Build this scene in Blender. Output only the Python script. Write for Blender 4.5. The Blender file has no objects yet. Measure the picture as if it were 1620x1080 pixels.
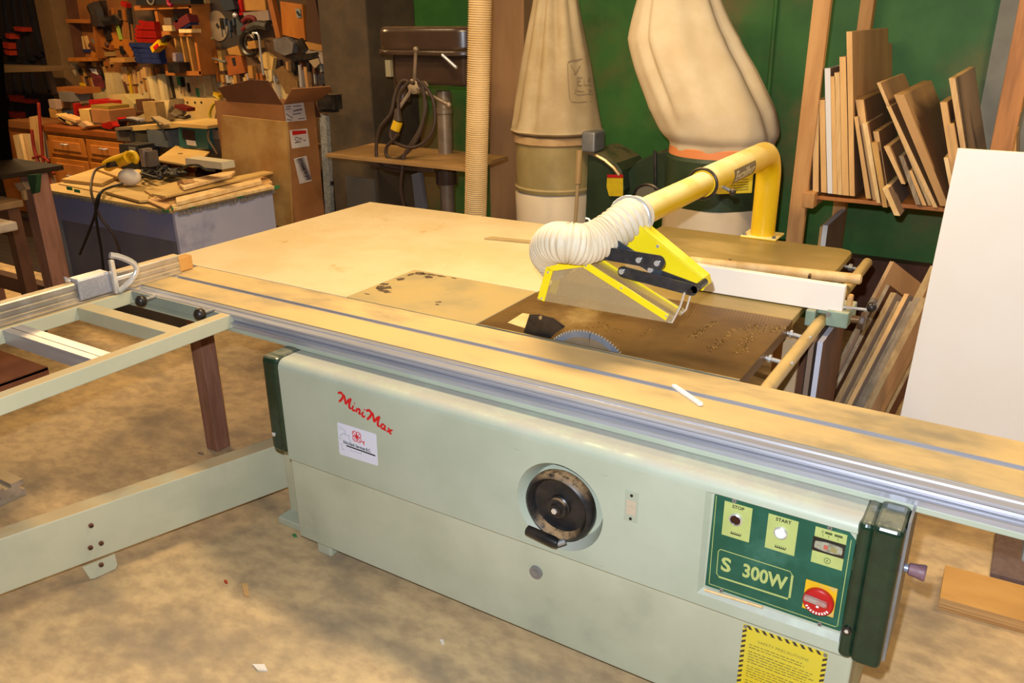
import bpy, bmesh, math, random
from mathutils import Vector, Matrix
R=random.Random(7)
S=bpy.context.scene
COL=S.collection
PI=math.pi
# ------------------------------------------------------------------ measuring camera (1620 x 1080)
FOC=1314.17
CR=((0.8494465386859748,0.5275999553533338,-0.008880598266826044),
    (0.1858662693387478,-0.3149147599786534,-0.9307429418855042),
    (-0.493856566055887,0.7889657667216918,-0.36556628824980586))
CAM=Vector((0,0,1.842)); T=0.842
def ray(u,v):
    a=((u-810)/FOC,(v-540)/FOC,1.0)
    return Vector([sum(CR[k][i]*a[k] for k in range(3)) for i in range(3)])
def P(u,v,x=None,y=None,z=None,pl=None):
    "point of the place seen at photo position u,v on a known plane"
    d=ray(u,v)
    if pl is not None:
        p0,n=Vector(pl[0]),Vector(pl[1]); t=(p0-CAM).dot(n)/d.dot(n)
    elif x is not None: t=(x-CAM.x)/d.x
    elif y is not None: t=(y-CAM.y)/d.y
    else: t=(z-CAM.z)/d.z
    return CAM+d*t
def V(*a): return Vector(a)
# ------------------------------------------------------------------ materials
def lin(c):
    if isinstance(c,str):
        c=c.lstrip('#'); c=[int(c[i:i+2],16)/255 for i in (0,2,4)]
    return tuple((x/12.92 if x<=.04045 else ((x+.055)/1.055)**2.4) for x in c)+(1,)
MATS={}
def M(name,c,c2=None,sc=6,st=(1,1,1),rough=.6,metal=0,bump=0,lo=.35,hi=.65,dust=None,da=.8,dsc=9,dl=.35,spec=.4,detail=5,coat=0,c3=None,sc3=2,lo3=.55,hi3=.7,wave=None,trans=0,alpha=1):
    m=bpy.data.materials.new(name); m.use_nodes=True; nt=m.node_tree; N=nt.nodes; L=nt.links
    b=N['Principled BSDF']
    b.inputs['Roughness'].default_value=rough; b.inputs['Metallic'].default_value=metal
    b.inputs['Specular IOR Level'].default_value=spec
    if coat: b.inputs['Coat Weight'].default_value=coat; b.inputs['Coat Roughness'].default_value=.15
    b.inputs['Base Color'].default_value=lin(c)
    src=None
    if c2 or bump or dust or c3 or wave:
        tc=N.new('ShaderNodeTexCoord'); mp=N.new('ShaderNodeMapping'); mp.inputs['Scale'].default_value=st
        L.new(tc.outputs['Object'],mp.inputs['Vector'])
        def noise(scale,det=detail):
            n=N.new('ShaderNodeTexNoise'); n.inputs['Scale'].default_value=scale; n.inputs['Detail'].default_value=det
            n.inputs['Roughness'].default_value=.6; L.new(mp.outputs['Vector'],n.inputs['Vector']); return n.outputs['Fac']
        def rng(fac,a,bb):
            r=N.new('ShaderNodeMapRange'); r.interpolation_type='SMOOTHSTEP'; r.inputs['From Min'].default_value=a; r.inputs['From Max'].default_value=bb
            L.new(fac,r.inputs['Value']); return r.outputs['Result']
        def mix(fac,A,B):
            x=N.new('ShaderNodeMix'); x.data_type='RGBA'; L.new(fac,x.inputs['Factor'])
            for i,k in ((6,A),(7,B)):
                if isinstance(k,tuple): x.inputs[i].default_value=k
                else: L.new(k,x.inputs[i])
            return x.outputs[2]
        src=lin(c); nz=None
        if c2:
            nz=noise(sc); src=mix(rng(nz,lo,hi),lin(c),lin(c2))
        if wave:
            # wave=(colour, centre xyz, spacing, strength)
            s_=N.new('ShaderNodeVectorMath'); s_.operation='DISTANCE'; L.new(tc.outputs['Object'],s_.inputs[0]); s_.inputs[1].default_value=wave[1]
            mu=N.new('ShaderNodeMath'); mu.operation='MULTIPLY'; mu.inputs[1].default_value=2*PI/wave[2]; L.new(s_.outputs['Value'],mu.inputs[0])
            sn=N.new('ShaderNodeMath'); sn.operation='SINE'; L.new(mu.outputs[0],sn.inputs[0])
            nn=noise(3.0); r1=rng(nn,.4,.65)
            r2=rng(sn.outputs[0],.2,1.0); m2=N.new('ShaderNodeMath'); m2.operation='MULTIPLY'; L.new(r1,m2.inputs[0]); L.new(r2,m2.inputs[1])
            m3=N.new('ShaderNodeMath'); m3.operation='MULTIPLY'; m3.inputs[1].default_value=wave[3]; L.new(m2.outputs[0],m3.inputs[0])
            src=mix(m3.outputs[0],src,lin(wave[0]))
        if c3:
            src=mix(rng(noise(sc3,6),lo3,hi3),src,lin(c3))
        if dust:
            g=N.new('ShaderNodeNewGeometry'); sx=N.new('ShaderNodeSeparateXYZ'); L.new(g.outputs['Normal'],sx.inputs[0])
            up=rng(sx.outputs['Z'],dl,.95); nn=rng(noise(dsc),.25,.6)
            mu=N.new('ShaderNodeMath'); mu.operation='MULTIPLY'; L.new(up,mu.inputs[0]); L.new(nn,mu.inputs[1])
            m2=N.new('ShaderNodeMath'); m2.operation='MULTIPLY'; m2.inputs[1].default_value=da; L.new(mu.outputs[0],m2.inputs[0])
            src=mix(m2.outputs[0],src,lin(dust))
            rr=N.new('ShaderNodeMapRange'); rr.inputs['To Min'].default_value=rough; rr.inputs['To Max'].default_value=.85
            L.new(m2.outputs[0],rr.inputs['Value']); L.new(rr.outputs['Result'],b.inputs['Roughness'])
        if not isinstance(src,tuple): L.new(src,b.inputs['Base Color'])
        if bump:
            bp=N.new('ShaderNodeBump'); bp.inputs['Strength'].default_value=bump; bp.inputs['Distance'].default_value=.01
            L.new(nz if nz is not None else noise(sc),bp.inputs['Height']); L.new(bp.outputs['Normal'],b.inputs['Normal'])
    if trans: b.inputs['Transmission Weight'].default_value=trans; b.inputs['IOR'].default_value=1.1
    if alpha<1: b.inputs['Alpha'].default_value=alpha
    MATS[name]=m; return m
# ------------------------------------------------------------------ mesh builder
def frame(d):
    d=d.normalized(); a=V(0,0,1) if abs(d.z)<.9 else V(1,0,0)
    s=d.cross(a).normalized(); return s,d.cross(s).normalized()
class MB:
    def __init__(s): s.v=[]; s.f=[]; s.m=[]; s.i=0; s.rc=0
    def add(s,vs,fs):
        o=len(s.v); s.v+= [Vector(x) for x in vs]
        for f in fs: s.f.append([o+i for i in f]); s.m.append(s.i)
        return s
    def mat(s,i): s.i=i; return s
    def box(s,x0,x1,y0,y1,z0,z1): return s.para((x0,y0,z0),(x1-x0,0,0),(0,y1-y0,0),(0,0,z1-z0))
    def para(s,o,a,b,c):
        o,a,b,c=map(Vector,(o,a,b,c))
        if a.cross(b).dot(c)<0: o=o+a; a=-a
        vs=[o,o+a,o+a+b,o+b,o+c,o+a+c,o+a+b+c,o+b+c]
        return s.add(vs,[(3,2,1,0),(4,5,6,7),(0,1,5,4),(1,2,6,5),(2,3,7,6),(3,0,4,7)])
    def quadbox(s,bottom,vec):
        "closed solid: polygon extruded by vec"
        b=[Vector(p) for p in bottom]; vec=Vector(vec); n=len(b)
        nn=sum(((b[i]-b[0]).cross(b[(i+1)%n]-b[0]) for i in range(1,n-1)),V(0,0,0))
        if nn.dot(vec)<0: b=b[::-1]
        return s.add(b+[p+vec for p in b],[tuple(range(n-1,-1,-1)),tuple(range(n,2*n))]+[(i,(i+1)%n,n+(i+1)%n,n+i) for i in range(n)])
    def cyl(s,p,q,r,r2=None,n=16,cap=True):
        p,q=Vector(p),Vector(q); r2=r if r2 is None else r2
        a,b=frame(q-p); vs=[]
        for c,rr in ((p,r),(q,r2)):
            vs+=[c+(a*math.cos(2*PI*k/n)+b*math.sin(2*PI*k/n))*rr for k in range(n)]
        fs=[(k,(k+1)%n,n+(k+1)%n,n+k) for k in range(n)]
        if cap: fs+=[tuple(range(n-1,-1,-1)),tuple(range(n,2*n))]
        return s.add(vs,fs)
    def tube(s,pts,r,n=8,closed=False,flat=1.0):
        pts=[Vector(p) for p in pts]; m=len(pts); rs=r if isinstance(r,(list,tuple)) else [r]*m
        tg=[]
        for i in range(m):
            a=pts[(i-1)%m] if (closed or i>0) else pts[i]; b=pts[(i+1)%m] if (closed or i<m-1) else pts[i]
            tg.append((b-a).normalized())
        a,_=frame(tg[0]); vs=[]
        for i in range(m):
            a=(a-tg[i]*a.dot(tg[i])); a=a.normalized() if a.length>1e-6 else frame(tg[i])[0]
            b=tg[i].cross(a)
            vs+=[pts[i]+(a*math.cos(2*PI*k/n)+b*math.sin(2*PI*k/n)*flat)*rs[i] for k in range(n)]
        fs=[]
        for i in range(m if closed else m-1):
            j=(i+1)%m
            fs+=[(i*n+k,i*n+(k+1)%n,j*n+(k+1)%n,j*n+k) for k in range(n)]
        if not closed: fs+=[tuple(range(n-1,-1,-1)),tuple(range((m-1)*n,m*n))]
        return s.add(vs,fs)
    def lathe(s,prof,o,ax=(0,0,1),n=32,fn=None):
        o=Vector(o); ax=Vector(ax).normalized(); a,b=frame(ax)
        if abs(ax.z)>.99: a,b=V(1,0,0),V(0,1,0)*(1 if ax.z>0 else -1)
        vs=[]
        for (r,h) in prof:
            for k in range(n):
                t=2*PI*k/n; rr=r*(fn(t,h) if fn else 1)
                vs.append(o+ax*h+(a*math.cos(t)+b*math.sin(t))*rr)
        m=len(prof); fs=[]
        for i in range(m-1): fs+=[(i*n+k,i*n+(k+1)%n,(i+1)*n+(k+1)%n,(i+1)*n+k) for k in range(n)]
        fs+=[tuple(range(n-1,-1,-1)),tuple(range((m-1)*n,m*n))]
        return s.add(vs,fs)
    def ball(s,c,r,sx=(1,1,1),n=12):
        c=Vector(c); pr=[]; vs=[]
        m=n//2+1
        for i in range(m):
            p=PI*(i+.02*(i==0)-.02*(i==m-1))/(m-1)
            for k in range(n):
                t=2*PI*k/n
                vs.append(c+V(math.sin(p)*math.cos(t)*sx[0],math.sin(p)*math.sin(t)*sx[1],math.cos(p)*sx[2])*r)
        fs=[]
        for i in range(m-1): fs+=[(i*n+k,(i+1)*n+k,(i+1)*n+(k+1)%n,i*n+(k+1)%n) for k in range(n)]
        fs+=[tuple(range(n)),tuple(range(m*n-1,(m-1)*n-1,-1))]
        return s.add(vs,fs)
    def ribbon(s,pts,w,nrm,t=.0006):
        "painted stroke, a thin raised strip"
        pts=[Vector(p) for p in pts]; nrm=Vector(nrm); m=len(pts); ws=w if isinstance(w,(list,tuple)) else [w]*m; s.rc+=1; t=t+.00005*(s.rc%14)
        vs=[]
        for i in range(m):
            d=(pts[min(i+1,m-1)]-pts[max(i-1,0)]).normalized(); sd=d.cross(nrm).normalized()*ws[i]/2
            vs+=[pts[i]-sd,pts[i]+sd,pts[i]+sd+nrm*t,pts[i]-sd+nrm*t]
        fs=[]
        for i in range(m-1):
            a,b=i*4,i*4+4
            fs+=[(a+k,a+(k+1)%4,b+(k+1)%4,b+k) for k in range(4)]
        fs+=[(3,2,1,0),(m*4-4,m*4-3,m*4-2,m*4-1)]
        return s.add(vs,fs)
    def text(s,txt,o,xd,ud,size,shear=0,sx=1.0,align='LEFT',t=.0005,bold=0):
        cu=bpy.data.curves.new('t','FONT'); cu.body=txt; cu.size=size; cu.align_x=align; cu.shear=shear; cu.extrude=0.0; cu.offset=bold; cu.resolution_u=3
        ob=bpy.data.objects.new('t',cu); me=bpy.data.meshes.new_from_object(ob)
        xd=Vector(xd).normalized(); ud=Vector(ud).normalized(); nn=xd.cross(ud); o=Vector(o)
        s.add([o+xd*v.co.x*sx+ud*v.co.y+nn*t for v in me.vertices],[tuple(p.vertices) for p in me.polygons])
        bpy.data.objects.remove(ob); bpy.data.curves.remove(cu); bpy.data.meshes.remove(me); return s
    def refine(s,cuts=3):
        me=bpy.data.meshes.new('r'); me.from_pydata([tuple(p) for p in s.v],[],s.f); bm=bmesh.new(); bm.from_mesh(me)
        bmesh.ops.triangulate(bm,faces=bm.faces); bmesh.ops.subdivide_edges(bm,edges=bm.edges[:],cuts=cuts,use_grid_fill=True); bm.to_mesh(me); bm.free()
        s.v=[Vector(v.co) for v in me.vertices]; s.f=[list(p.vertices) for p in me.polygons]; s.m=[0]*len(s.f); bpy.data.meshes.remove(me); return s
    def build(s,name,mats,parent=None,bevel=0,smooth=None,seg=2,recalc=False):
        if not isinstance(mats,(list,tuple)): mats=[mats]
        me=bpy.data.meshes.new(name)
        if parent is not None: org=ORG[parent.name]
        else:
            xs=[[p[i] for p in s.v] for i in range(3)]; org=V((min(xs[0])+max(xs[0]))/2,(min(xs[1])+max(xs[1]))/2,min(xs[2]))
        me.from_pydata([tuple(p-org) for p in s.v],[],s.f)
        for m in mats: me.materials.append(m)
        me.polygons.foreach_set('material_index',s.m)
        if recalc:
            bm=bmesh.new(); bm.from_mesh(me); bmesh.ops.recalc_face_normals(bm,faces=bm.faces); bm.to_mesh(me); bm.free()
        if smooth is not None:
            me.polygons.foreach_set('use_smooth',[True]*len(me.polygons)); me.set_sharp_from_angle(angle=math.radians(smooth))
        o=bpy.data.objects.new(name,me); COL.objects.link(o)
        if parent is not None: o.parent=parent
        else: o.location=org
        ORG[o.name]=org
        if bevel:
            b=o.modifiers.new('bevel','BEVEL'); b.width=bevel; b.segments=seg; b.limit_method='ANGLE'; b.angle_limit=math.radians(35)
        return o
ORG={}
def tag(o,label=None,cat=None,group=None,kind=None):
    if label: o['label']=label
    if cat: o['category']=cat
    if group: o['group']=group
    if kind: o['kind']=kind
    return o
def thing(name,label,cat,loc,group=None):
    o=bpy.data.objects.new(name,None); COL.objects.link(o); o.location=loc; o.empty_display_size=.05; ORG[o.name]=Vector(loc)
    return tag(o,label,cat,group)
def arc(c,r,a0,a1,n,u=(0,1,0),w=(0,0,1)):
    c,u,w=Vector(c),Vector(u),Vector(w)
    return [c+(u*math.cos(a0+(a1-a0)*k/n)+w*math.sin(a0+(a1-a0)*k/n))*r for k in range(n+1)]
def spline(pts,n=8):
    pts=[Vector(p) for p in pts]; q=[pts[0]*2-pts[1]]+pts+[pts[-1]*2-pts[-2]]; out=[]
    for i in range(1,len(q)-2):
        for k in range(n):
            t=k/n; a,b,c,d=q[i-1],q[i],q[i+1],q[i+2]
            out.append(.5*((2*b)+(c-a)*t+(2*a-5*b+4*c-d)*t*t+(3*b-a-3*c+d)*t**3))
    return out+[pts[-1]]
# ------------------------------------------------------------------ palette
DUST='#c9ab80'; WDUST='#d9b98a'
sage=M('sage_paint','#abb19d','#a2a994',3,rough=.36,dust='#a3a094',da=.9,dsc=14,bump=.03)
sage2=M('sage_panel','#b6b8a0','#a8aa92',2.2,rough=.5,c3='#a0a28c',sc3=2.2,lo3=.60,hi3=.68)
cream=M('cream_green_paint','#b9b698','#aeac90',4,rough=.45,dust='#c2a676',da=.85,dsc=6)
dkgreen=M('dark_green_plastic','#10261a','#152e1e',30,rough=.25,dust='#8f8a72',da=.6,dsc=18,dl=.7,coat=.2)
panelgreen=M('panel_green','#0f4a38','#1a5443',14,rough=.4,c3='#3c6b5a',sc3=7,lo3=.55,hi3=.8)
pale=M('pale_green_label','#a9b36a','#a2ac66',20,rough=.5)
black=M('black_plastic','#151515','#2b241e',20,rough=.35)
blackdust=M('black_bakelite_dusty','#17181b','#2a2522',22,rough=.38,dust='#b08c60',da=.85,dsc=60)
ink=M('black_ink','#1c1c1a',rough=.6)
greyink=M('grey_ink','#a9acb4',rough=.6)
redink=M('red_ink','#c5161a',rough=.45)
whitepl=M('white_plastic','#e8e6e2','#dedbd4',12,rough=.4)
stk=M('sticker_white','#cfd0dc',rough=.3)
chrome=M('chrome','#dedbd6',rough=.22,metal=.6)
alu=M('aluminium','#b4b4ba','#a6a5ab',14,st=(.25,6,6),rough=.36,metal=.45)
alu2=M('aluminium_bar','#c3bdb4','#a89f92',10,rough=.35,metal=.7,dust='#d8bd8a',da=.8,dsc=4)
steel=M('dusty_steel_plate','#8f8570','#a08f6c',7,st=(.5,1,1),rough=.42,metal=.35,dust='#d8b87c',da=.95,dsc=4)
steelw=M('painted_wing_plate','#a08f66','#a9966a',5,rough=.45,dust='#b1965c',da=.8,dsc=5)
chip=M('brown_rust_chip','#4b3a26','#5b4730',20,rough=.7)
iron=M('oiled_cast_iron','#5f4420','#735528',5,rough=.42,metal=.25,wave=('#96743f',(-1.5,.35,0),.010,.5),c3='#a58a56',sc3=2.4,lo3=.54,hi3=.72)
ironedge=M('cast_iron_edge','#6f6a58','#837a60',10,rough=.5,dust='#c2a468',da=.8)
khaki=M('khaki_varnished_ply','#a08650','#8d7a44',3,st=(.6,1.6,1),rough=.4,c3='#b39a62',sc3=1.5)
mela=M('cream_melamine','#dec79c','#d6bc8c',3,rough=.35,c3='#c3a366',sc3=5,lo3=.63,hi3=.75)
melaw=M('white_melamine','#f8efe2','#f5eadb',2,rough=.45)
bluegrey=M('blade_steel_blue','#8e97a6','#7c8594',9,rough=.4,metal=.5)
bladein=M('blade_plate_tan','#8a7a64','#9b8a70',8,rough=.4,metal=.5)
tooth=M('carbide_tooth','#d8c8a8',rough=.3,metal=.6)
darksteel=M('dark_steel','#2b2826','#4a4038',12,rough=.35,metal=.5,dust='#a98a58',da=.5)
brass=M('dusty_round_bar','#b59a68','#c8ac72',5,rough=.35,metal=.45,dust='#d6b878',da=.8,dsc=7)
yellow=M('yellow_enamel','#e0b400','#e6be1a',4,rough=.3,coat=.3,dust='#f7e8ac',da=.95,dsc=2.5,dl=-.1)
yellow2=M('yellow_guard_enamel','#edd81e','#e8cf18',6,rough=.35,dust='#eedc7a',da=.4)
clear=M('dusty_clear_plastic','#b9a276',rough=.25,trans=0,alpha=.42)
hosem=M('pale_flex_hose','#d8cbb2','#cdbd9f',8,rough=.5,dust='#e8d9b0',da=.5)
hosebig=M('tan_flex_duct','#d6b884','#c8a873',5,rough=.55)
grime=M('tape_grime','#77756e','#9a968c',60,rough=.6)
red=M('red_plastic','#b01818','#a01414',10,rough=.35)
redhot=M('red_tool_paint','#99170d','#7e120b',8,rough=.4)
blue=M('navy_tool_paint','#1a2348','#242d58',14,rough=.4)
yel=M('yellow_plastic','#d2a512','#c2930e',8,rough=.4)
neon=M('neon_yellow_plastic','#d5d416',rough=.45)
yswitch=M('switch_yellow','#dcae18','#cfa118',18,rough=.45,c3='#a9a492',sc3=9,lo3=.5,hi3=.6)
sheety=M('yellow_notice','#c9b83a','#d3b820',4,rough=.5)
teal=M('teal_tool_paint','#2b5a52','#25504a',10,rough=.45)
toolgrey=M('grey_tool_paint','#5c6061','#54585a',10,rough=.5)
greenbody=M('collector_green_paint','#26331f','#2e3c26',5,rough=.4,dust='#8c7a50',da=.5,dl=.6)
greyblue=M('grey_blue_sheet','#a3a1b0','#aeaab4',2.2,rough=.5,c3='#70718a',sc3=1.4)
benchside=M('grey_bench_panel','#5b5a62','#6a6668',1.8,rough=.55)
bagm=M('canvas_bag','#d0bd9c','#c6b08c',4,rough=.85,bump=.15)
bagl=M('white_drum_bag','#d3bfa0','#c9b393',2.5,rough=.6)
bandm=M('orange_band','#d5814a',rough=.6)
cardb=M('cardboard','#966236','#89572a',4,rough=.8)
stainply=M('stained_plywood','#b08a50','#94692f',2.6,rough=.7,c3='#7a5222',sc3=2.0,lo3=.55,hi3=.75)
pine=M('pine_edge','#d2a566','#c2945a',5,st=(3,3,.5),rough=.6)
pine2=M('pale_pine','#e0c08a','#cfa86c',6,st=(3,3,.6),rough=.6)
fir=M('fir_stud','#bb8b54','#a77744',4,st=(4,4,.5),rough=.65)
firo=M('orange_fir_stud','#b5783f','#94602f',4,st=(5,5,.5),rough=.6)
face1=M('veneer_brown','#a87f56','#96704a',3,st=(2,2,.5),rough=.55)
face2=M('mdf_brown','#b08a5e','#a47e54',5,rough=.6)
face3=M('grey_brown_veneer','#8f7662','#806956',3,rough=.6)
plye=M('plywood_edge','#d0aa74','#c49a60',20,st=(6,1,.3),rough=.6)
plytop=M('birch_ply','#c08f48','#b3823e',3,st=(1,3,1),rough=.5)
plyb=M('bench_ply','#c3a05c','#b59050',2.5,rough=.65)
barnwood=M('weathered_planks','#8a7860','#75634c',5,st=(6,6,.7),rough=.7,c3='#a5947a',sc3=3)
barnwood2=M('weathered_tan_planks','#a08458','#8a6c44',5,st=(6,6,.7),rough=.7)
dkwood=M('dark_brown_wood','#5a3620','#4a2b18',4,st=(2,2,1),rough=.6)
redwood=M('brown_leg_wood','#936650','#7d5440',5,st=(5,5,.7),rough=.6)
honey=M('honey_maple','#b06a24','#a05c1c',3,st=(4,4,.8),rough=.4)
honeyd=M('honey_wood_deep','#9a5a22','#8a4c1a',3,rough=.5)  # deeper honey tone
rustm=M('rusty_plate','#6b3d28','#7c4a30',6,rough=.7)
grey=M('mid_grey_metal','#8c8a86','#7c7a78',8,rough=.45,metal=.4)
pink=M('mauve_knob','#7d5c62','#6b4c52',25,rough=.5)
drillp=M('brown_hammer_paint','#3c2b1f','#483426',5,rough=.3,dust='#8a6e4a',da=.5,dl=.7,coat=.3)
castgrey=M('dusty_drill_column','#7d6c56','#94806a',5,rough=.4,metal=.4)
rubber=M('brown_cord_rubber','#3b2a1e',rough=.6)
cordblk=M('black_cord','#14110f',rough=.55)
purplebrown=M('brown_mat','#6d5850','#634e48',40,rough=.8)
maskw=M('white_mask','#d9cfc0','#cfc3ae',10,rough=.85)
greent=M('green_tape','#3a7a44',rough=.6)
redtube=M('red_tube_paint','#8a2a1c','#7a2418',8,rough=.4)
darkbar=M('black_iron_bar','#1b1718','#241f20',9,rough=.5)
orangeh=M('orange_clamp_handle','#b8381a','#a02c14',9,rough=.45)
frost=M('frosted_white','#c8ae78','#b89c66',6,rough=.7)
pegtan=M('tan_board','#a87836','#9a6a2c',5,rough=.7)
sandbag=M('tan_sack','#b08a60','#9d7750',5,rough=.9)
# ------------------------------------------------------------------ camera
cd=bpy.data.cameras.new('camera'); cd.sensor_width=36; cd.lens=FOC/1620*36; cd.clip_start=.05
cam=bpy.data.objects.new('camera',cd); COL.objects.link(cam)
m=Matrix.Identity(4)
for i in range(3):
    m[i][0]=CR[0][i]; m[i][1]=-CR[1][i]; m[i][2]=-CR[2][i]; m[i][3]=CAM[i]
cam.matrix_world=m; S.camera=cam
# ------------------------------------------------------------------ light: camera flash, warm shop lamps, added drill fill, dim warm room
def light(name,kind,loc,energy,color,size=.1,rot=None,sizey=None,spread=None):
    l=bpy.data.lights.new(name,kind); l.energy=energy; l.color=color
    if kind=='AREA':
        l.size=size
        if sizey: l.shape='RECTANGLE'; l.size_y=sizey
        if spread: l.spread=spread
    else: l.shadow_soft_size=size
    o=bpy.data.objects.new(name,l); COL.objects.link(o); o.location=loc
    if rot: o.rotation_euler=rot
    return o
rt=Vector(CR[0]); up=-Vector(CR[1])
light('flash','POINT',CAM+up*.13-rt*.05,340,(.80,.88,1),.018)
light('shop_lamp','AREA',(-1.75,2.6,3.0),74,(1,.78,.47),1.2,sizey=.25)
light('drill_fill','AREA',(-3.9,3.3,3.0),26,(1,.70,.36),1.0,sizey=.2)  # added area light that brightens the drill press, stands for no known lamp
light('rack_lamp','AREA',(.9,3.6,3.0),50,(1,.74,.42),1.0,sizey=.2)
light('bench_lamp','AREA',(-6.7,3.6,2.9),105,(1,.66,.30),1.4,sizey=.2)
w=bpy.data.worlds.new('world'); S.world=w; w.use_nodes=True
bg=w.node_tree.nodes['Background']; bg.inputs[0].default_value=(1,.68,.4,1); bg.inputs[1].default_value=.13
S.view_settings.view_transform='Standard'; S.view_settings.look='None'; S.view_settings.gamma=1; S.view_settings.use_curve_mapping=False
S.view_settings.exposure=0
# ------------------------------------------------------------------ room
flo=M('concrete_floor','#cbac7c','#a88d68',13,st=(1,1.5,1),rough=.75,bump=.1,lo=.30,hi=.72,detail=14,c3='#84745e',sc3=1.5,lo3=.47,hi3=.74)
MB().box(-10,3,-.6,5.3,-.05,0).build('floor',flo)['kind']='structure'
wg=M('green_wall_paint','#2c5c22','#3c6e2c',2,rough=.55,c3='#7a6238',sc3=.8,lo3=.47,hi3=.68,bump=.04)
MB().box(-4.6,3,5.3,5.4,0,2.9).build('wall_back',wg)['kind']='structure'
wd=M('dark_wall_boards','#2b1a10','#22140c',2,rough=.8)
MB().box(-10.1,-10,-.6,5.4,0,2.9).build('wall_left',wd)['kind']='structure'
twall=M('tool_wall_board','#5a4028','#4a3420',2,rough=.8)
MB().box(-8.9,-4.6,5.3,5.4,0,2.9).build('wall_back',twall)['kind']='structure'
MB().box(-10,-8.9,5.3,5.4,0,2.9).build('wall_back',wd)['kind']='structure'
conc=M('concrete_pillar','#5c4a32','#46392a',3,rough=.85,bump=.1,c3='#7a6648',sc3=2.2,lo3=.58,hi3=.75)
MB().box(-4.60,-4.15,4.75,5.3,0,2.9).build('trim_1',conc,bevel=.01)['kind']='structure'
post=M('dusty_post_boards','#a07850','#8d6844',2,st=(3,3,.5),rough=.75)
MB().box(P(772,100,y=5.15).x,P(829,100,y=5.15).x,5.15,5.3,0,2.9).build('trim_2',post)['kind']='structure'
gp=M('grey_blue_wall_paint','#77766c','#86857c',3,rough=.7,c3='#8a6f50',sc3=2.5,lo3=.6,hi3=.75)
MB().box(P(1572,60,y=5.26).x,.35,5.26,5.3,0,2.9).build('trim_3',gp)['kind']='structure'
MB().cyl(P(1231,-30,y=5.27),P(1205,270,y=5.27),.014).build('trim_4',wg,smooth=40)['kind']='structure'
bz=P(1390,412,y=5.2).z
MB().box(P(1330,420,y=5.2).x,.35,5.2,5.29,0,bz).build('baseboard_back',dkwood)['kind']='structure'

MB().box(-10,-4.4,3.35,5.3,0,.004).build('floor',M('shaded_plank_floor','#2c1d12','#1e140c',3,st=(1,8,1),rough=.7))['kind']='structure'  # plank piece over the concrete, shade of the unlit floor put into its colour
# ================================================================== sliding table saw
X0,X1=-2.037,-.175
saw=thing('sliding_table_saw','pale green sliding table saw with dark green end caps filling the foreground','table saw',(-1.1,2.1,0))
MB().box(-2.058,-.15,1.79,2.6,.05,.405).build('lower_cabinet',sage2,saw,bevel=.006)
for x,y in ((-1.95,1.84),(-.25,1.84),(-1.95,2.52),(-.25,2.52)):
    MB().box(x-.035,x+.035,y-.04,y+.02,0,.055).build('foot',sage2,saw,bevel=.008)
b=MB().cyl((-1.041,1.793,.286),(-1.041,1.782,.286),.021,n=24).cyl((-1.041,1.784,.286),(-1.041,1.777,.286),.012,n=6)
b.build('cabinet_bolt',grey,saw,smooth=40)
# hood with a round well for the handwheel and a rectangular well for the controls
yf=1.765; z0=.395; z1=.77; r=.03; zt=z1-r
wc=(-.955,.553); wr=.137
px0,px1,pz0,pz1=-.541,-.178,.43,.738
mb=MB()
def fq(xa,xb,za,zb): mb.add([(xa,yf,za),(xb,yf,za),(xb,yf,zb),(xa,yf,zb)],[(0,1,2,3)])
fq(X0,wc[0]-.145,z0,zt); fq(wc[0]+.145,px0,z0,zt)
xa,xb=wc[0]-.145,wc[0]+.145
fq(px0,px1,z0,pz0); fq(px0,px1,pz1,zt); fq(px1,X1,z0,zt)
n=64; ring=[];outer=[]
for k in range(n):
    a=2*PI*k/n; c,s_=math.cos(a),math.sin(a); ring.append((wc[0]+wr*c,yf,wc[1]+wr*s_))
    q=1/max(abs(c)/.145,abs(s_)/.1455); outer.append((wc[0]+c*q,yf,min(max(wc[1]+s_*q,z0+.01),zt)))
mb.add(ring+outer,[(k,n+k,n+(k+1)%n,(k+1)%n) for k in range(n)])
lo_=min(o_[2] for o_ in outer); hi_=max(o_[2] for o_ in outer)
fq(xa,xb,z0,lo_); fq(xa,xb,hi_,zt)
rb=.113
mb.add(ring+[(wc[0]+rb*math.cos(2*PI*k/n)+.004,yf+.045,wc[1]+rb*math.sin(2*PI*k/n)) for k in range(n)],[(k,(k+1)%n,n+(k+1)%n,n+k) for k in range(n)]+[tuple(range(n,2*n))])
# control well
yb=yf+.014
mb.add([(px0,yf,pz0),(px1,yf,pz0),(px1,yf,pz1),(px0,yf,pz1),(px0+.012,yb,pz0+.014),(px1,yb,pz0+.014),(px1,yb,pz1-.004),(px0+.012,yb,pz1-.004)],
 [(0,1,5,4),(1,2,6,5),(2,3,7,6),(3,0,4,7),(4,5,6,7)])
prof=[(yf,zt)]+[(yf+r-r*math.cos(a),zt+r*math.sin(a)) for a in [PI/2*k/8 for k in range(1,9)]]+[(1.97,z1)]
vs=[(x,y,z) for y,z in prof for x in (X0,X1)]
mb.add(vs,[(2*i,2*i+1,2*i+3,2*i+2) for i in range(len(prof)-1)])
mb.add([(X0,yf,z0),(X1,yf,z0),(X1,1.97,z0),(X0,1.97,z0)],[(3,2,1,0)])
hood=mb.build('hood',sage,saw,smooth=30)
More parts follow.
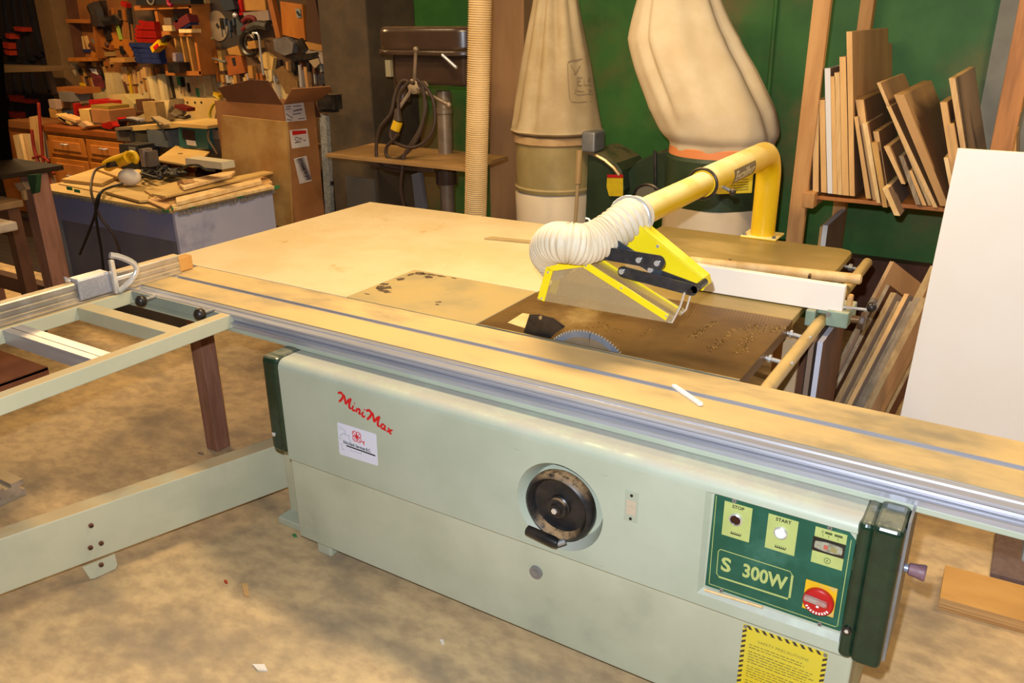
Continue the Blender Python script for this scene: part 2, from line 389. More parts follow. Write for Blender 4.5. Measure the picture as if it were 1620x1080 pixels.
# end caps
c_=MB().box(-2.112,-2.036,1.757,1.97,.413,.776).build('end_cap',dkgreen,saw,bevel=.02,seg=4)
MB().cyl((-2.089,1.759,.481),(-2.089,1.7545,.481),.008).build('cap_screw',chrome,c_,smooth=40)
c_=MB().box(-.186,-.150,1.757,1.97,.393,.775).box(-.156,-.088,1.750,1.97,.395,.782).build('end_cap',dkgreen,saw,bevel=.016,seg=4)
MB().cyl((-.171,1.758,.479),(-.171,1.751,.479),.011,n=20).mat(1).cyl((-.171,1.752,.479),(-.171,1.7495,.479),.005,n=6).build('cap_screw',[black,chrome],c_,smooth=40)
MB().box(-.088,-.082,1.79,1.97,.40,.79).build('end_plate',grey,saw)
kp=P(1430,897,y=1.86)
k_=MB().cyl((-.083,1.86,kp.z),(-.068,1.86,kp.z),.010,n=12).mat(1).lathe([(.011,0),(.015,.003),(.017,.02),(.020,.034),(.018,.038)],(-.074,1.86,kp.z),(1,0,0),16)
k_.build('locking_knob',[bluegrey,pink],saw,smooth=40)
# painted name, made of brush strokes
lx,lz=-1.778,.632
def st(pts,w=.0075,sx=1.0):
    return [V(lx+x*sx+(z*.30),yf-.0006,lz+z) for x,z in pts],w
mb=MB()
def brush(pts,w0=.008):
    q=spline([V(lx+x+z*.28,yf-.0008,lz+.036+z-.058*x/.2+.018) for x,z in pts],5); m_=len(q)
    mb.ribbon(q,[w0*(.55+.55*math.sin(PI*(.15+.7*i/(m_-1)))) for i in range(m_)],(0,-1,0))
def bigM(x):
    brush([(x-.010,.028),(x+.002,.036),(x+.011,.030)]); brush([(x+.014,.036),(x+.008,.015),(x-.001,.000)]); brush([(x+.016,.034),(x+.022,.018),(x+.026,.006)])
    brush([(x+.026,.006),(x+.034,.024),(x+.043,.037)]); brush([(x+.043,.037),(x+.040,.018),(x+.042,.003),(x+.050,.003)])
def ii(x): brush([(x,.018),(x-.002,.006),(x+.003,.001),(x+.010,.007)],.0065); brush([(x+.002,.027),(x+.004,.029)],.006)
def nn_(x): brush([(x,.018),(x-.002,.001)],.0065); brush([(x,.012),(x+.008,.019),(x+.011,.012),(x+.010,.003),(x+.017,.006)],.0065)
bigM(.012); ii(.068); nn_(.084); ii(.108); bigM(.128)
brush([(.196,.016),(.186,.017),(.182,.006),(.189,.001),(.196,.012)],.0065); brush([(.198,.018),(.195,.004),(.203,.004)],.0065)
brush([(.208,.017),(.214,.012),(.218,.003),(.224,.003)],.0065); brush([(.225,.018),(.214,.008),(.206,.001)],.0065)
mb.build('brand_lettering',redink,hood)
# service sticker
sk=MB().quadbox([(-1.784,yf-.0008,.600),(-1.781,yf-.0008,.605),(-1.622,yf-.0008,.605),(-1.618,yf-.0008,.601),(-1.620,yf-.0008,.493),(-1.624,yf-.0008,.489),(-1.783,yf-.0008,.485),(-1.787,yf-.0008,.490)],(0,.0007,0)).build('service_sticker',stk,hood)
ys=yf-.0009
mb=MB().text('Euro-tech Services B.C.',(-1.764,ys,.5335),(1,0,-.02),(0,0,1),.0155,sx=.80,bold=.0004)
mb.ribbon([(-1.752,ys,.527),(-1.628,ys,.5245)],.0045,(0,-1,0))
mb.build('sticker_lettering',ink,sk)
mb=MB()
for kk in range(5): mb.ribbon([(-1.735+.010*kk,ys,.517-.004*(kk%2)),(-1.728+.010*kk,ys,.513)],.003,(0,-1,0))
for L_ in ([(-1.778,.594),(-1.772,.580),(-1.766,.592),(-1.758,.582),(-1.750,.583),(-1.753,.571),(-1.742,.566),(-1.735,.570),(-1.737,.556),(-1.728,.548)],[(-1.778,.560),(-1.768,.562),(-1.764,.570),(-1.750,.568)],[(-1.780,.527),(-1.770,.526),(-1.772,.512),(-1.762,.507)],[(-1.728,.545),(-1.742,.540),(-1.762,.545)],[(-1.781,.548),(-1.772,.551),(-1.774,.541)]):
    mb.ribbon([(x,ys,z) for x,z in L_],.0024,(0,-1,0))
mb.build('sticker_leaf_outline',greyink,sk)
mb=MB(); ex,ez=-1.702,.573
for kk in range(4):
    a=PI/4+kk*PI/2
    mb.ribbon([(ex+.0115*math.cos(a)+.0100*math.cos(t),ys,ez+.0115*math.sin(a)+.0105*math.sin(t)) for t in [2*PI*i/16 for i in range(17)]],.0022,(0,-1,0))
mb.ribbon([(ex-.016,ys,ez+.016),(ex+.016,ys,ez-.016)],.002,(0,-1,0)); mb.ribbon([(ex+.016,ys,ez+.016),(ex-.016,ys,ez-.016)],.002,(0,-1,0))
mb.ribbon([(ex+.022,ys,ez-.010),(ex+.030,ys,ez-.016)],.0035,(0,-1,0)); mb.ribbon([(ex+.030,ys,ez-.008),(ex+.028,ys,ez-.022)],.0025,(0,-1,0))
mb.build('sticker_emblem',redink,sk)
# handwheel
hw=MB().lathe([(.030,.0),(.030,.022),(.045,.024),(.070,.026),(.082,.022),(.086,.008),(.094,-.002),(.103,.004),(.107,.016),(.107,.034),(.100,.046),(.05,.05),(.02,.055)],(-.955,1.752,.555),(0,1,0),48)
hw=hw.build('handwheel',blackdust,saw,smooth=50,recalc=True)
MB().lathe([(.010,-.012),(.017,-.010),(.019,.0),(.034,.012),(.034,.024)],(-.955,1.752,.555),(0,1,0),24).build('hub',black,hw,smooth=40,recalc=True)
MB().cyl((-.955,1.742,.555),(-.955,1.736,.555),.009,n=6).build('hub_bolt',chrome,hw)
hh=MB().lathe([(.006,0),(.0145,.004),(.016,.05),(.0165,.09),(.014,.104),(.007,.108)],(-1.040,1.728,.472),(.11,.0,-.012),16).build('crank_handle',black,hw,smooth=40,recalc=True)
MB().cyl((-.936,1.728,.461),(-.918,1.738,.470),.009,n=10).build('handle_pivot',grey,hw,smooth=40)
# small slotted window right of the wheel
w_=MB().box(-.755,-.718,yf-.002,yf+.003,.583,.674).build('angle_window',M('window_plate','#9fa58f',rough=.5),saw,bevel=.001)
MB().box(-.750,-.723,yf-.0028,yf-.0018,.604,.628).box(-.750,-.723,yf-.0028,yf-.0018,.630,.648).build('window_insert',M('window_insert_tan','#b6a58c',rough=.6),w_)
for zz in (.592,.663): MB().cyl((-.7365,yf-.004,zz),(-.7365,yf-.001,zz),.0042,n=12).build('window_screw',black,w_)
# control panel
cp=MB().quadbox([(-.525,yb-.001,.452),(-.188,yb-.001,.452),(-.186,yb-.001,.46),(-.186,yb-.001,.712),(-.206,yb-.001,.733),(-.515,yb-.001,.733),(-.522,yb-.001,.726)],(0,.0009,0)).build('control_panel',panelgreen,saw)
yp=yb-.001
mb=MB().ribbon([(-.515,yp,.462),(-.517,yp,.726)],.0016,(0,-1,0)).ribbon([(-.196,yp,.71),(-.195,yp,.466),(-.2,yp,.461),(-.515,yp,.461)],.0016,(0,-1,0))
np_=[(-.494,.575),(-.320,.575),(-.313,.566),(-.313,.503),(-.318,.496),(-.490,.492),(-.498,.500),(-.499,.568)]
mb.ribbon([(x,yp,z) for x,z in np_+np_[:1]],.002,(0,-1,0))
mb.ribbon([(-.313,yp,.566),(-.313,yp,.500)],.0055,(0,-1,0),.0009); mb.ribbon([(-.316,yp,.495),(-.492,yp,.492)],.0045,(0,-1,0),.0009)
mb.text('S',(-.489,yp,.516),(1,0,0),(0,0,1),.056,sx=1.0,bold=.0018); mb.text('300W',(-.434,yp,.518),(1,0,0),(0,0,1),.054,sx=.80,bold=.0018)
mb.build('model_lettering',pale,cp)
def plate(x0,x1,z0_,z1_,name='button_plate'):
    return MB().box(x0,x1,yp-.0012,yp,z0_,z1_).build(name,pale,cp)
yq=yp-.0013
def comb(mb,xc,zc,s=1):
    mb.ribbon([(xc-.013*s,yq,zc),(xc+.013*s,yq,zc)],.0022,(0,-1,0))
    for k in range(6): mb.ribbon([(xc+(-.012+.0048*k)*s,yq,zc),(xc+(-.0105+.0048*k)*s,yq,zc+.006)],.0016,(0,-1,0))
pa=plate(-.495,-.4255,.6205,.7185); pb=plate(-.3865,-.3155,.6215,.7185); pc=plate(-.2765,-.2055,.6215,.7200)
for pl_,xc,wd_ in ((pa,-.460,'STOP'),(pb,-.350,'START')):
    mb=MB().text(wd_,(xc,yq,.7055),(1,0,0),(0,0,1),.0125,align='CENTER',bold=.0003); comb(mb,xc,.632); mb.build('plate_lettering',ink,pl_)
for xc,mt,nm in ((-.4625,M('button_dark_red','#2a0a08',rough=.25),'stop_button'),(-.3525,whitepl,'start_button')):
    o=MB().lathe([(.0165,0),(.0165,-.007),(.0135,-.009),(.0135,-.004),(.002,-.004)],(xc,yp-.001,.677),(0,1,0),28).build(nm,chrome,cp,smooth=40,recalc=True)
    MB().cyl((xc,yp-.004,.677),(xc,yp-.0075,.677),.0128,n=24).build('button_face',mt,o,smooth=40)
mb=MB().text('0',(-.262,yq,.7075),(1,0,0),(0,0,1),.011).ribbon([(-.254,yq,.711),(-.238,yq,.711)],.006,(0,-1,0)).ribbon([(-.233,yq,.711),(-.215,yq,.711)],.006,(0,-1,0))
for xx in (-.259,-.246,-.225): mb.ribbon([(xx,yq,.705),(xx+.002,yq,.699)],.001,(0,-1,0))
mb.ribbon([(-.240+.007*math.cos(a),yq,.637+.007*math.sin(a)) for a in [2*PI*i/20 for i in range(21)]],.001,(0,-1,0)); mb.ribbon([(-.242,yq,.637),(-.239,yq,.637)],.003,(0,-1,0))
mb.build('plate_lettering',M('olive_ink','#4c5630',rough=.6),pc)
iw=MB().box(-.2785,-.2055,yp-.003,yp-.001,.6555,.6935).build('indicator_window',black,cp)
lens=MB().quadbox([(-.2415+.029*max(-1,min(1,1.4*math.cos(a)))+.0025*math.cos(a),yp-.003,.6745+.0125*math.sin(a)) for a in [2*PI*i/24 for i in range(24)]],(0,-.002,0)).build('indicator_lens',M('smoky_lens','#9c9a86','#77745e',60,rough=.2),iw)
MB().box(-.252,-.243,yp-.0056,yp-.0048,.668,.680).build('indicator_flag',M('faded_red','#b05a4a',rough=.4),iw)
MB().box(-.236,-.222,yp-.0056,yp-.0048,.666,.679).build('indicator_flag',M('faded_olive','#8a8250',rough=.4),iw)
sw=MB().box(-.2805,-.2070,yp-.005,yp,.487,.5695).build('switch_plate',yswitch,cp,bevel=.001)
kn=MB().lathe([(.036,0),(.036,-.010),(.033,-.013),(.001,-.013)],(-.2445,yp-.005,.523),(0,1,0),36).build('isolator_knob',red,cp,smooth=40,recalc=True)
MB().para((-.276,yp-.030,.5275),(.055,0,-.004),(0,.013,0),(0,0,.012)).build('knob_bar',M('worn_grip','#9c8d80','#b03028',30,rough=.5),kn,bevel=.002)
mb=MB()
for k in range(9):
    a=PI*1.18+k*PI*.64/8; mb.ribbon([(-.2445+.028*math.cos(a-.06),yp-.0182,.523+.028*math.sin(a-.06)),(-.2445+.028*math.cos(a+.07),yp-.0182,.523+.028*math.sin(a+.07))],.006,(0,-1,0))
mb.ribbon([(-.247,yp-.0182,.514),(-.241,yp-.0182,.5135)],.005,(0,-1,0))
mb.build('knob_lettering',whitepl,kn)
for x,z in ((-.471,.727),(-.245,.7275),(-.481,.4545),(-.235,.4545)): MB().cyl((x,yp+.001,z),(x,yp-.004,z),.0055,n=14).mat(1).cyl((x,yp-.003,z),(x,yp-.0045,z),.002,n=6).build('panel_screw',[grey,black],cp,smooth=40)
# safety notice on the lower cabinet
yl=1.7899
sn=MB().box(-.4190,-.2065,yl-.0012,yl,.10,.3665).build('safety_notice',sheety,saw,bevel=.0005)
mb=MB(); yy=yl-.0013
def stripes(xa,za,xb,zb,n,w_):
    for k in range(n):
        t0=(k+.15)/n; t1=(k+.6)/n; dx,dz=xb-xa,zb-za; L_=math.hypot(dx,dz); nx,nz=-dz/L_*w_/2,dx/L_*w_/2; sk_=w_*.35/L_
        q=[(xa+dx*(t0+sk_)-nx,yy,za+dz*(t0+sk_)-nz),(xa+dx*(t1+sk_)-nx,yy,za+dz*(t1+sk_)-nz),(xa+dx*(t1-sk_)+nx,yy,za+dz*(t1-sk_)+nz),(xa+dx*(t0-sk_)+nx,yy,za+dz*(t0-sk_)+nz)]
        mb.quadbox(q,(0,-.0004,0))
stripes(-.409,.3605,-.217,.3605,10,.0105); stripes(-.4135,.352,-.4135,.105,15,.0105); stripes(-.2120,.352,-.2120,.105,15,.0105)
mb.build('notice_border',M('stripe_brown','#3c3028',rough=.6),sn)
mb=MB().text('SAFETY PRECAUTIONS',(-.313,yy,.322),(1,0,0),(0,0,1),.0115,align='CENTER',sx=1.1)
zz=.309
for k in range(20):
    x=-.398; xe=-.232+R.uniform(-.05,.008)
    while x<xe:
        L_=R.uniform(.006,.02); mb.ribbon([(x,yy,zz),(min(x+L_,xe),yy,zz)],.0022,(0,-1,0),t=.0003); x+=L_+.003
    zz-=.0085+(.005 if k%5==1 else 0)
mb.build('notice_lettering',M('notice_ink','#7d7232',rough=.6),sn)
mb=MB()
for x in (-.4125,-.2125): mb.cyl((x,yl-.001,.3605),(x,yl-.004,.3605),.005,n=12)
mb.build('notice_rivets',grey,sn,smooth=40)
# beam and carriage
XL,XR=-3.0,.135
MB().box(XL,XR,1.870,2.19,.772,.788).build('beam_flange',sage,saw,bevel=.002)
def extrude_x(mb,prof,xa,xb):
    n=len(prof); vs=[(x,y,z) for x in (xa,xb) for y,z in prof]
    return mb.add(vs,[(i,n+i,n+(i+1)%n,(i+1)%n) for i in range(n)]+[tuple(range(n)),tuple(range(2*n-1,n-1,-1))])
bp_=[(2.19,.788),(1.872,.788),(1.872,.803),(1.8735,.8035),(1.8735,.8045),(1.866,.8055),(1.865,.808),(1.868,.8095),(1.878,.8115),(2.19,.8115)]
extrude_x(MB(),bp_,XL,XR).build('slide_beam',alu,saw,smooth=30,recalc=True)
cp_=[(2.0,.8125),(1.882,.8125),(1.879,.815),(1.877,.822),(1.880,.830),(1.871,.833),(1.868,.836),(1.868,.840),(1.871,.8428),(1.884,.8428),(1.886,.8395),(1.904,.8385),(1.907,.8425),(1.920,.8425),(1.924,.8405),(1.932,.8405),(2.0,.8405)]
car=extrude_x(MB(),cp_,-2.99,.52).build('carriage_rail',alu,saw,smooth=30,recalc=True)
mb=MB().box(-2.99,.52,1.931,2.0625,.8125,.8432).box(-2.99,.52,2.0845,2.2215,.8125,.8432).box(-2.99,.52,2.0625,2.0845,.8125,.829)
ca=mb.build('sliding_carriage',steel,saw)
MB().box(-2.97,.52,2.0605,2.0645,.829,.8437).box(-2.97,.52,2.0825,2.0865,.829,.8437).box(-2.97,.52,2.067,2.0715,.829,.8375).build('slot_rails',alu,ca)
MB().box(.135,.26,1.85,2.2,.73,.80).box(.15,.20,1.835,1.9,.70,.745).build('beam_end_bracket',grey,saw,bevel=.006)
# tables
mb=MB().box(-2.147,-1.547,2.232,2.657,.812,.8425)
wing=mb.build('table_wing',steelw,saw,bevel=.003)
mb=MB()
def blob(cx,cy,rx,ry,seed,n=14,z=.8426):
    q=random.Random(seed); mb.add([(cx+rx*math.cos(2*PI*k/n)*q.uniform(.45,1.25),cy+ry*math.sin(2*PI*k/n)*q.uniform(.45,1.25),z) for k in range(n)],[tuple(range(n))])
for a in ((-2.095,2.39,.04,.035,1),(-2.06,2.36,.03,.02,2),(-2.12,2.43,.022,.02,3),(-2.11,2.52,.022,.022,4),(-2.115,2.585,.012,.03,5),(-2.09,2.62,.03,.02,6),(-2.05,2.63,.05,.013,7),(-2.03,2.60,.035,.02,8),(-1.99,2.635,.03,.01,9),(-1.93,2.64,.015,.006,10),(-1.80,2.36,.012,.012,11),(-1.79,2.335,.012,.008,12),(-2.10,2.30,.02,.006,13)): blob(*a)
mb.build('worn_patch',chip,wing)
ci=MB().box(-1.543,-.614,2.238,2.832,.80,.8425).build('cast_iron_table',iron,saw,bevel=.003)
MB().box(-1.543,-.614,2.2345,2.2395,.80,.8428).build('table_edge',ironedge,ci)
mb=MB().box(-1.345,-.735,2.2235,2.2345,.80,.836).build('blade_slot',darkbar,ci)
cz=.8431
MB().quadbox([P(803,510,z=cz),P(827,495,z=cz),P(846,498,z=cz),P(834,520,z=cz)],(0,0,-.0005)).build('knife_glint',M('cream_glint','#d8be84','#c9ad72',20,rough=.5),ci)  # flat cream piece painted as the white reflection on the knife steel
mb=MB(); rk=random.Random(5)
for (u0,v0,u1,v1,w_,n_) in ((1094,533,1132,508,.018,150),(1125,553,1163,519,.016,110),(1165,560,1200,520,.018,120),(1180,522,1206,514,.02,60),(1215,524,1243,516,.02,80),(1014,532,1030,519,.008,30),(900,505,960,520,.05,60)):
    a,b_=P(u0,v0,z=cz),P(u1,v1,z=cz)
    for k in range(n_):
        p=a+(b_-a)*rk.random()+V(rk.gauss(0,w_*.55),rk.gauss(0,w_*.55),-.0006); e=rk.uniform(.0012,.0035); an=rk.uniform(0,3)
        mb.add([p+V(e*1.6*math.cos(an),e*1.6*math.sin(an),0),p+V(-e*math.sin(an),e*math.cos(an),0),p-V(e*1.6*math.cos(an),e*1.6*math.sin(an),0),p+V(e*math.sin(an),-e*math.cos(an),.0008)],[(0,1,2,3)])
mb.build('sawdust',M('sawdust_grains','#a5854e','#957440',60,rough=.9),ci)['kind']='stuff'
ex=[(-1.543,2.836),(-.616,2.836),(-.616,3.85),(-.63,3.885),(-.67,3.905),(-1.543,3.905)]
MB().quadbox([(x,y,.812) for x,y in ex],(0,0,.030)).build('rear_extension',khaki,saw,bevel=.004)
for x,y in ((-1.48,3.8),(-.70,3.8)): MB().box(x-.03,x+.03,y-.03,y+.03,0,.812).build('extension_leg',sage2,saw)
# blade
bc=V(-1.121,2.247,.725); br=.168
mb=MB()
n=288; ro=[]
for k in range(n):
    a=2*PI*k/n; ph=k%3; ro.append((br+(.0035 if ph==0 else (-.004 if ph==1 else -.001)),a))
prof_=[(bc.x+rr*math.cos(a),bc.y-.0015,bc.z+rr*math.sin(a)) for rr,a in ro]
mb.quadbox(prof_,(0,.003,0))
bl=mb.build('saw_blade',bluegrey,saw)
MB().cyl(bc+V(0,-.0022,0),bc+V(0,-.0014,0),.146,n=64).build('blade_plate',bladein,bl)
mb=MB()
for k in range(96):
    a=2*PI*k/96+.004; d=V(math.cos(a),0,math.sin(a)); s_=V(-math.sin(a),0,math.cos(a))
    mb.para(bc+d*(br-.003)-s_*.0018+V(0,-.0026,0),d*.0062,s_*.003,(0,.0052,0))
mb.build('blade_teeth',tooth,bl)
mb=MB()
for a in (1.50,2.55,3.6,4.65,5.7): d=V(math.cos(a),0,math.sin(a)); mb.para(bc+d*.132+V(-.0008,-.0026,0),d*.034,(.0016,0,0),(0,.001,0))
mb.build('expansion_slot',ink,bl)
rv=[P(u,v,y=2.25) for u,v in ((833,532),(829,524),(838,497),(852,497),(876,503),(894,516),(890,520),(879,526),(869,537),(866,543))]
MB().quadbox([p+V(0,-.002,0) for p in rv],(0,.004,0)).build('riving_knife',darksteel,saw)
q=P(856,502,y=2.246); MB().cyl(q,q+V(0,-.006,0),.006,n=12).build('knife_screw',brass,saw,smooth=40)
# rail
rl=MB().cyl((-.548,2.20,.803),(-.548,3.86,.803),.0215,n=24).build('fence_rail',brass,saw,smooth=40)
for u,v in ((1250,526),(1216,565)):
    p=P(u,v,z=.815); MB().cyl((-.616,p.y,.812),(-.556,p.y,.806),.007,n=10).cyl((-.606,p.y,.812),(-.598,p.y,.811),.013,n=6).build('rail_bolt',chrome,saw,smooth=40)
for u,v in ((1281,533),(1252,574)):
    p=P(u,v,x=-.530); MB().cyl((-.531,p.y,p.z),(-.524,p.y,p.z),.005,n=8).build('rail_screw',chrome,rl,smooth=40)
for y in (3.45,3.72): MB().cyl((-.616,y,.812),(-.556,y,.806),.007,n=10).cyl((-.60,y,.812),(-.585,y,.811),.015,n=6).build('rail_bolt',grey,saw,smooth=40)
# swing arm at the left and its pillar
D=V(-.312,-.950,0).normalized(); A=V(-2.325,1.955,0)-D*.07; Nn=V(-D.y,D.x,0)
if Nn.x<0: Nn=-Nn
arm=MB().para(A+V(0,0,.075)-Nn*.075,D*1.97,Nn*.075,(0,0,.20)).build('swing_arm',cream,saw,bevel=.004)
def onarm(u,v): return P(u,v,pl=(A+Nn*.002,Nn))
tb=[onarm(*q) for q in ((130.5,897.5),(143,916),(150,915),(183,900),(186,894),(182,876.5))]
MB().quadbox([p-Nn*.010 for p in tb],Nn*.008).build('arm_tab',cream,arm)
for u,v in ((144,831),(160,859),(143,866),(160,893)):
    p=onarm(u,v); MB().cyl(p-Nn*.003,p+Nn*.004,.0085,n=16).mat(1).cyl(p+Nn*.003,p+Nn*.008,.0055,n=6).build('arm_bolt',[rustm,darksteel],arm,smooth=40)
pp=P(432,782,z=.03)
MB().box(-2.255,-2.17,1.93,2.05,.02,.43).build('pivot_pillar',cream,saw,bevel=.004)
MB().box(-2.17,-2.06,1.93,2.05,.04,.43).build('pivot_bracket',sage,saw,bevel=.01)
MB().box(-2.25,-2.07,1.86,2.05,0,.03).build('pivot_foot',sage2,saw,bevel=.004)

e0,e1=P(1114,934,y=1.770),P(1206,962,y=1.770)
tag(MB().tube([e0+V(0,.002,.002),e1+V(0,.002,.002)],.0035,8).build('wood_splinter',pine2,smooth=50),'thin pale wood stick lying on the ledge under the green control panel','stick')
# ================================================================== outfeed panel, lath, chalk, prop
of=thing('outfeed_table','large cream outfeed panel behind the sliding saw table','table',(-2.4,3.0,0))
MB().quadbox([(x,y,.815) for x,y in ((-3.227,2.232),(-2.149,2.232),(-2.149,2.66),(-1.546,2.66),(-1.546,3.655),(-3.227,3.62))],(0,0,.027)).build('panel',mela,of,bevel=.002)
mb=MB(); rk=random.Random(9)
for k in range(170):
    if k<120: p=V(rk.gauss(-2.95,.16),rk.gauss(3.15,.25),.8423)
    else: p=V(rk.uniform(-3.2,-1.6),rk.uniform(2.7,3.6),.8423)
    if not(-3.22<p.x<-1.56 and 2.3<p.y<3.6): continue
    e=rk.uniform(.002,.006); an=rk.uniform(0,3); mb.add([p+V(e*1.8*math.cos(an),e*1.8*math.sin(an),0),p+V(-e*.5*math.sin(an),e*.5*math.cos(an),.001),p-V(e*1.8*math.cos(an),e*1.8*math.sin(an),0),p+V(e*.5*math.sin(an),-e*.5*math.cos(an),.001)],[(0,1,2,3)])
mb.build('wood_shavings',M('wood_flecks','#ecd9ae',rough=.8),of)['kind']='stuff'
for x,y in ((-3.15,3.5),(-1.7,3.55),(-2.3,3.5)): MB().box(x-.035,x+.035,y-.035,y+.035,0,.815).build('leg',fir,of)
a,b_=P(766,377,z=T+.006),P(850,385,z=T+.006)
tag(MB().para(a-V(0,0,.005),b_-a,(.012,.045,0),(0,0,.007)).build('lath',M('grey_lath','#b39a6a','#a48a5c',6,rough=.6)),'thin grey lath lying on the cream outfeed panel behind the hose','lath')
a,b_=P(1066,609,z=T+.008),P(1110,639,z=T+.008)
tag(MB().para(a+V(-.006,-.006,-.0065),b_-a,(.010,.010,0),(0,0,.011)).build('white_stick',whitepl,bevel=.003),'short white stick lying across the slot of the sliding table','stick')
rr=random.Random(3)
tag(MB().box(-2.99,-2.915,2.12,2.195,0,.771).build('prop_post',redwood,bevel=.004),'brown wooden prop post standing under the left end of the slide beam','post')
# ================================================================== rip fence
rf=thing('rip_fence','white rip fence with black ball lever across the right end of the saw','fence',(-.8,2.99,T))
MB().box(-1.32,-.481,2.975,3.005,T+.004,.946).build('fence_face',melaw,rf,bevel=.002)
MB().box(-1.30,-.52,3.006,3.05,T+.004,.92).build('fence_body',alu2,rf,bevel=.003)
MB().box(-.60,-.565,2.955,3.12,.785,T+.003).box(-.53,-.455,2.962,3.12,.795,T+.012).box(-.60,-.455,2.99,3.12,.828,.850).build('rail_clamp',M('clamp_green','#8fa08c','#82937f',8,rough=.5,dust='#b3a27a',da=.5),rf,bevel=.005)
q=P(1311,497,y=2.961); MB().cyl(q,q+V(0,-.006,0),.009,n=14).build('clamp_bolt',grey,rf,smooth=40)
l0=P(1334,486,y=3.0); l1=P(1376,486,x=l0.x+.09)
l1=V(l0.x+.105,3.0,l0.z+.006); lv=MB().tube([l0-V(.03,0,0),l1],.0055,8).build('lever',chrome,rf,smooth=50)
q=P(1379,486,y=3.0); MB().ball(q,.0185).build('lever_ball',black,lv,smooth=60)
k0=P(1334,503,y=3.03); k1=P(1362,506,y=3.03)
MB().cyl(k0-V(.02,0,0),k1,.014,n=14).build('knob_shaft',M('worn_bronze','#6e5238','#8a6a48',14,rough=.35,metal=.5),rf,smooth=40)
MB().cyl(k1+V(-.004,0,-.002),k1+V(.016,0,-.004),.034,n=8).build('clamp_knob',M('brown_knob','#4a3626','#5e4632',10,rough=.45),rf,bevel=.004)
MB().box(-.475,-.458,3.0,3.04,T,.905).build('end_stop',pine,rf,bevel=.006)
a,b_=P(1092,413,z=.862),P(1364,442,z=.862)
bt=MB().tube([a,a+(b_-a)*.5,b_-(b_-a)*.01,b_],[.021,.021,.021,.012],10).build('batten',pine2,smooth=40)
tag(bt,'pale round-ended batten with dark marks lying behind the white rip fence','batten')
for u,v in ((1154,414),(1281,437)):
    q=P(u,v,z=.872); MB().para(q+V(-.004,-.012,-.006),(.010,0,0),(-.004,.03,0),(0,0,.013)).build('dark_mark',darksteel,bt)
# ================================================================== crosscut table with fence
cc=thing('crosscut_table','pale green crosscut outrigger frame hooked on the left end of the sliding table','frame',(-2.7,1.4,.79))
MB().box(-2.422,-2.375,.25,1.890,.788,.840).build('frame_beam',cream,cc,bevel=.003)
MB().box(-2.992,-2.942,.25,2.10,.788,.840).build('frame_beam',cream,cc,bevel=.003)
MB().box(-2.942,-2.422,1.633,1.690,.786,.839).build('cross_member',cream,cc,bevel=.003)
MB().box(-2.942,-2.422,1.862,1.881,.800,.8395).box(-2.942,-2.422,1.868,1.881,.782,.799).build('hook_rail',M('hook_rail_green','#8e9a8c','#84908a',5,rough=.45,dust='#bda472',da=.7),cc,bevel=.002)
am=MB().box(-2.942,-2.422,1.357,1.425,.786,.838).mat(1).box(-2.942,-2.422,1.384,1.388,.836,.8385)
am.build('sliding_member',[alu,ink],cc,bevel=.002)
for u,v in ((223,476),(316,497)):
    q=P(u,v,y=1.80); MB().ball(q,.0225,(1,1,1.05)).mat(1).cyl(q+V(0,.015,0),V(q.x,1.862,q.z),.008,n=10).build('clamp_knob',[black,grey],cc,smooth=50)
FX=-2.972
fp=[(FX,.846),(FX,.862),(FX-.004,.864),(FX-.004,.870),(FX,.872),(FX,.886),(FX-.004,.888),(FX-.004,.896),(FX,.898),(FX,.914),(FX-.003,.919),(FX-.010,.921),(FX-.032,.921),(FX-.04,.918),(FX-.04,.846)]
vs=[(x,y,z) for y in (.25,2.12) for x,z in fp]; n=len(fp)
ff=MB().add(vs,[(i,(i+1)%n,n+(i+1)%n,n+i) for i in range(n)]+[tuple(range(n)),tuple(range(2*n-1,n-1,-1))]).build('crosscut_fence',alu2,cc,recalc=True)
MB().box(FX-.04,FX,2.12,2.185,.846,.905).build('fence_end_block',M('raw_wood_block','#c9964e','#bb8640',6,rough=.7),cc,bevel=.003)
MB().box(FX,FX+.012,1.35,2.12,.843,.848).build('fence_foot',alu2,cc)
# flip stop on the fence
fs=thing('flip_stop','chromed flip stop with D-shaped lever riding the crosscut fence','stop',(FX,1.72,.85))
mb=MB().box(FX-.05,FX+.012,1.665,1.80,.916,.934).box(FX+.002,FX+.014,1.665,1.80,.852,.93).box(FX-.052,FX-.042,1.665,1.80,.86,.93)
mb.build('slider',alu,fs,bevel=.006,seg=3)
MB().tube([V(FX-.03,1.66,.925),V(FX-.03,1.645,.94),V(FX-.02,1.645,.93)],.007,8).build('clamp_screw',chrome,fs,smooth=50)
cx_,yc,zc_=FX+.03,1.812,.905
pts=[V(cx_,yc,zc_-.055)]+[V(cx_+.01*math.sin(t*PI),yc+.085*math.sin(t*PI),zc_-.055+.150*t) for t in [k/14 for k in range(1,14)]]+[V(cx_,yc-.01,zc_+.095)]
MB().tube(pts,.0085,8,flat=1.4).build('lever_bow',chrome,fs,smooth=50)
MB().box(cx_-.012,cx_+.004,yc-.016,yc+.002,zc_-.06,zc_+.075).build('stop_blade',chrome,fs,bevel=.003)
MB().box(cx_-.008,cx_+.002,yc-.005,yc+.082,zc_-.012,zc_+.004).build('cross_strap',chrome,fs,bevel=.003)
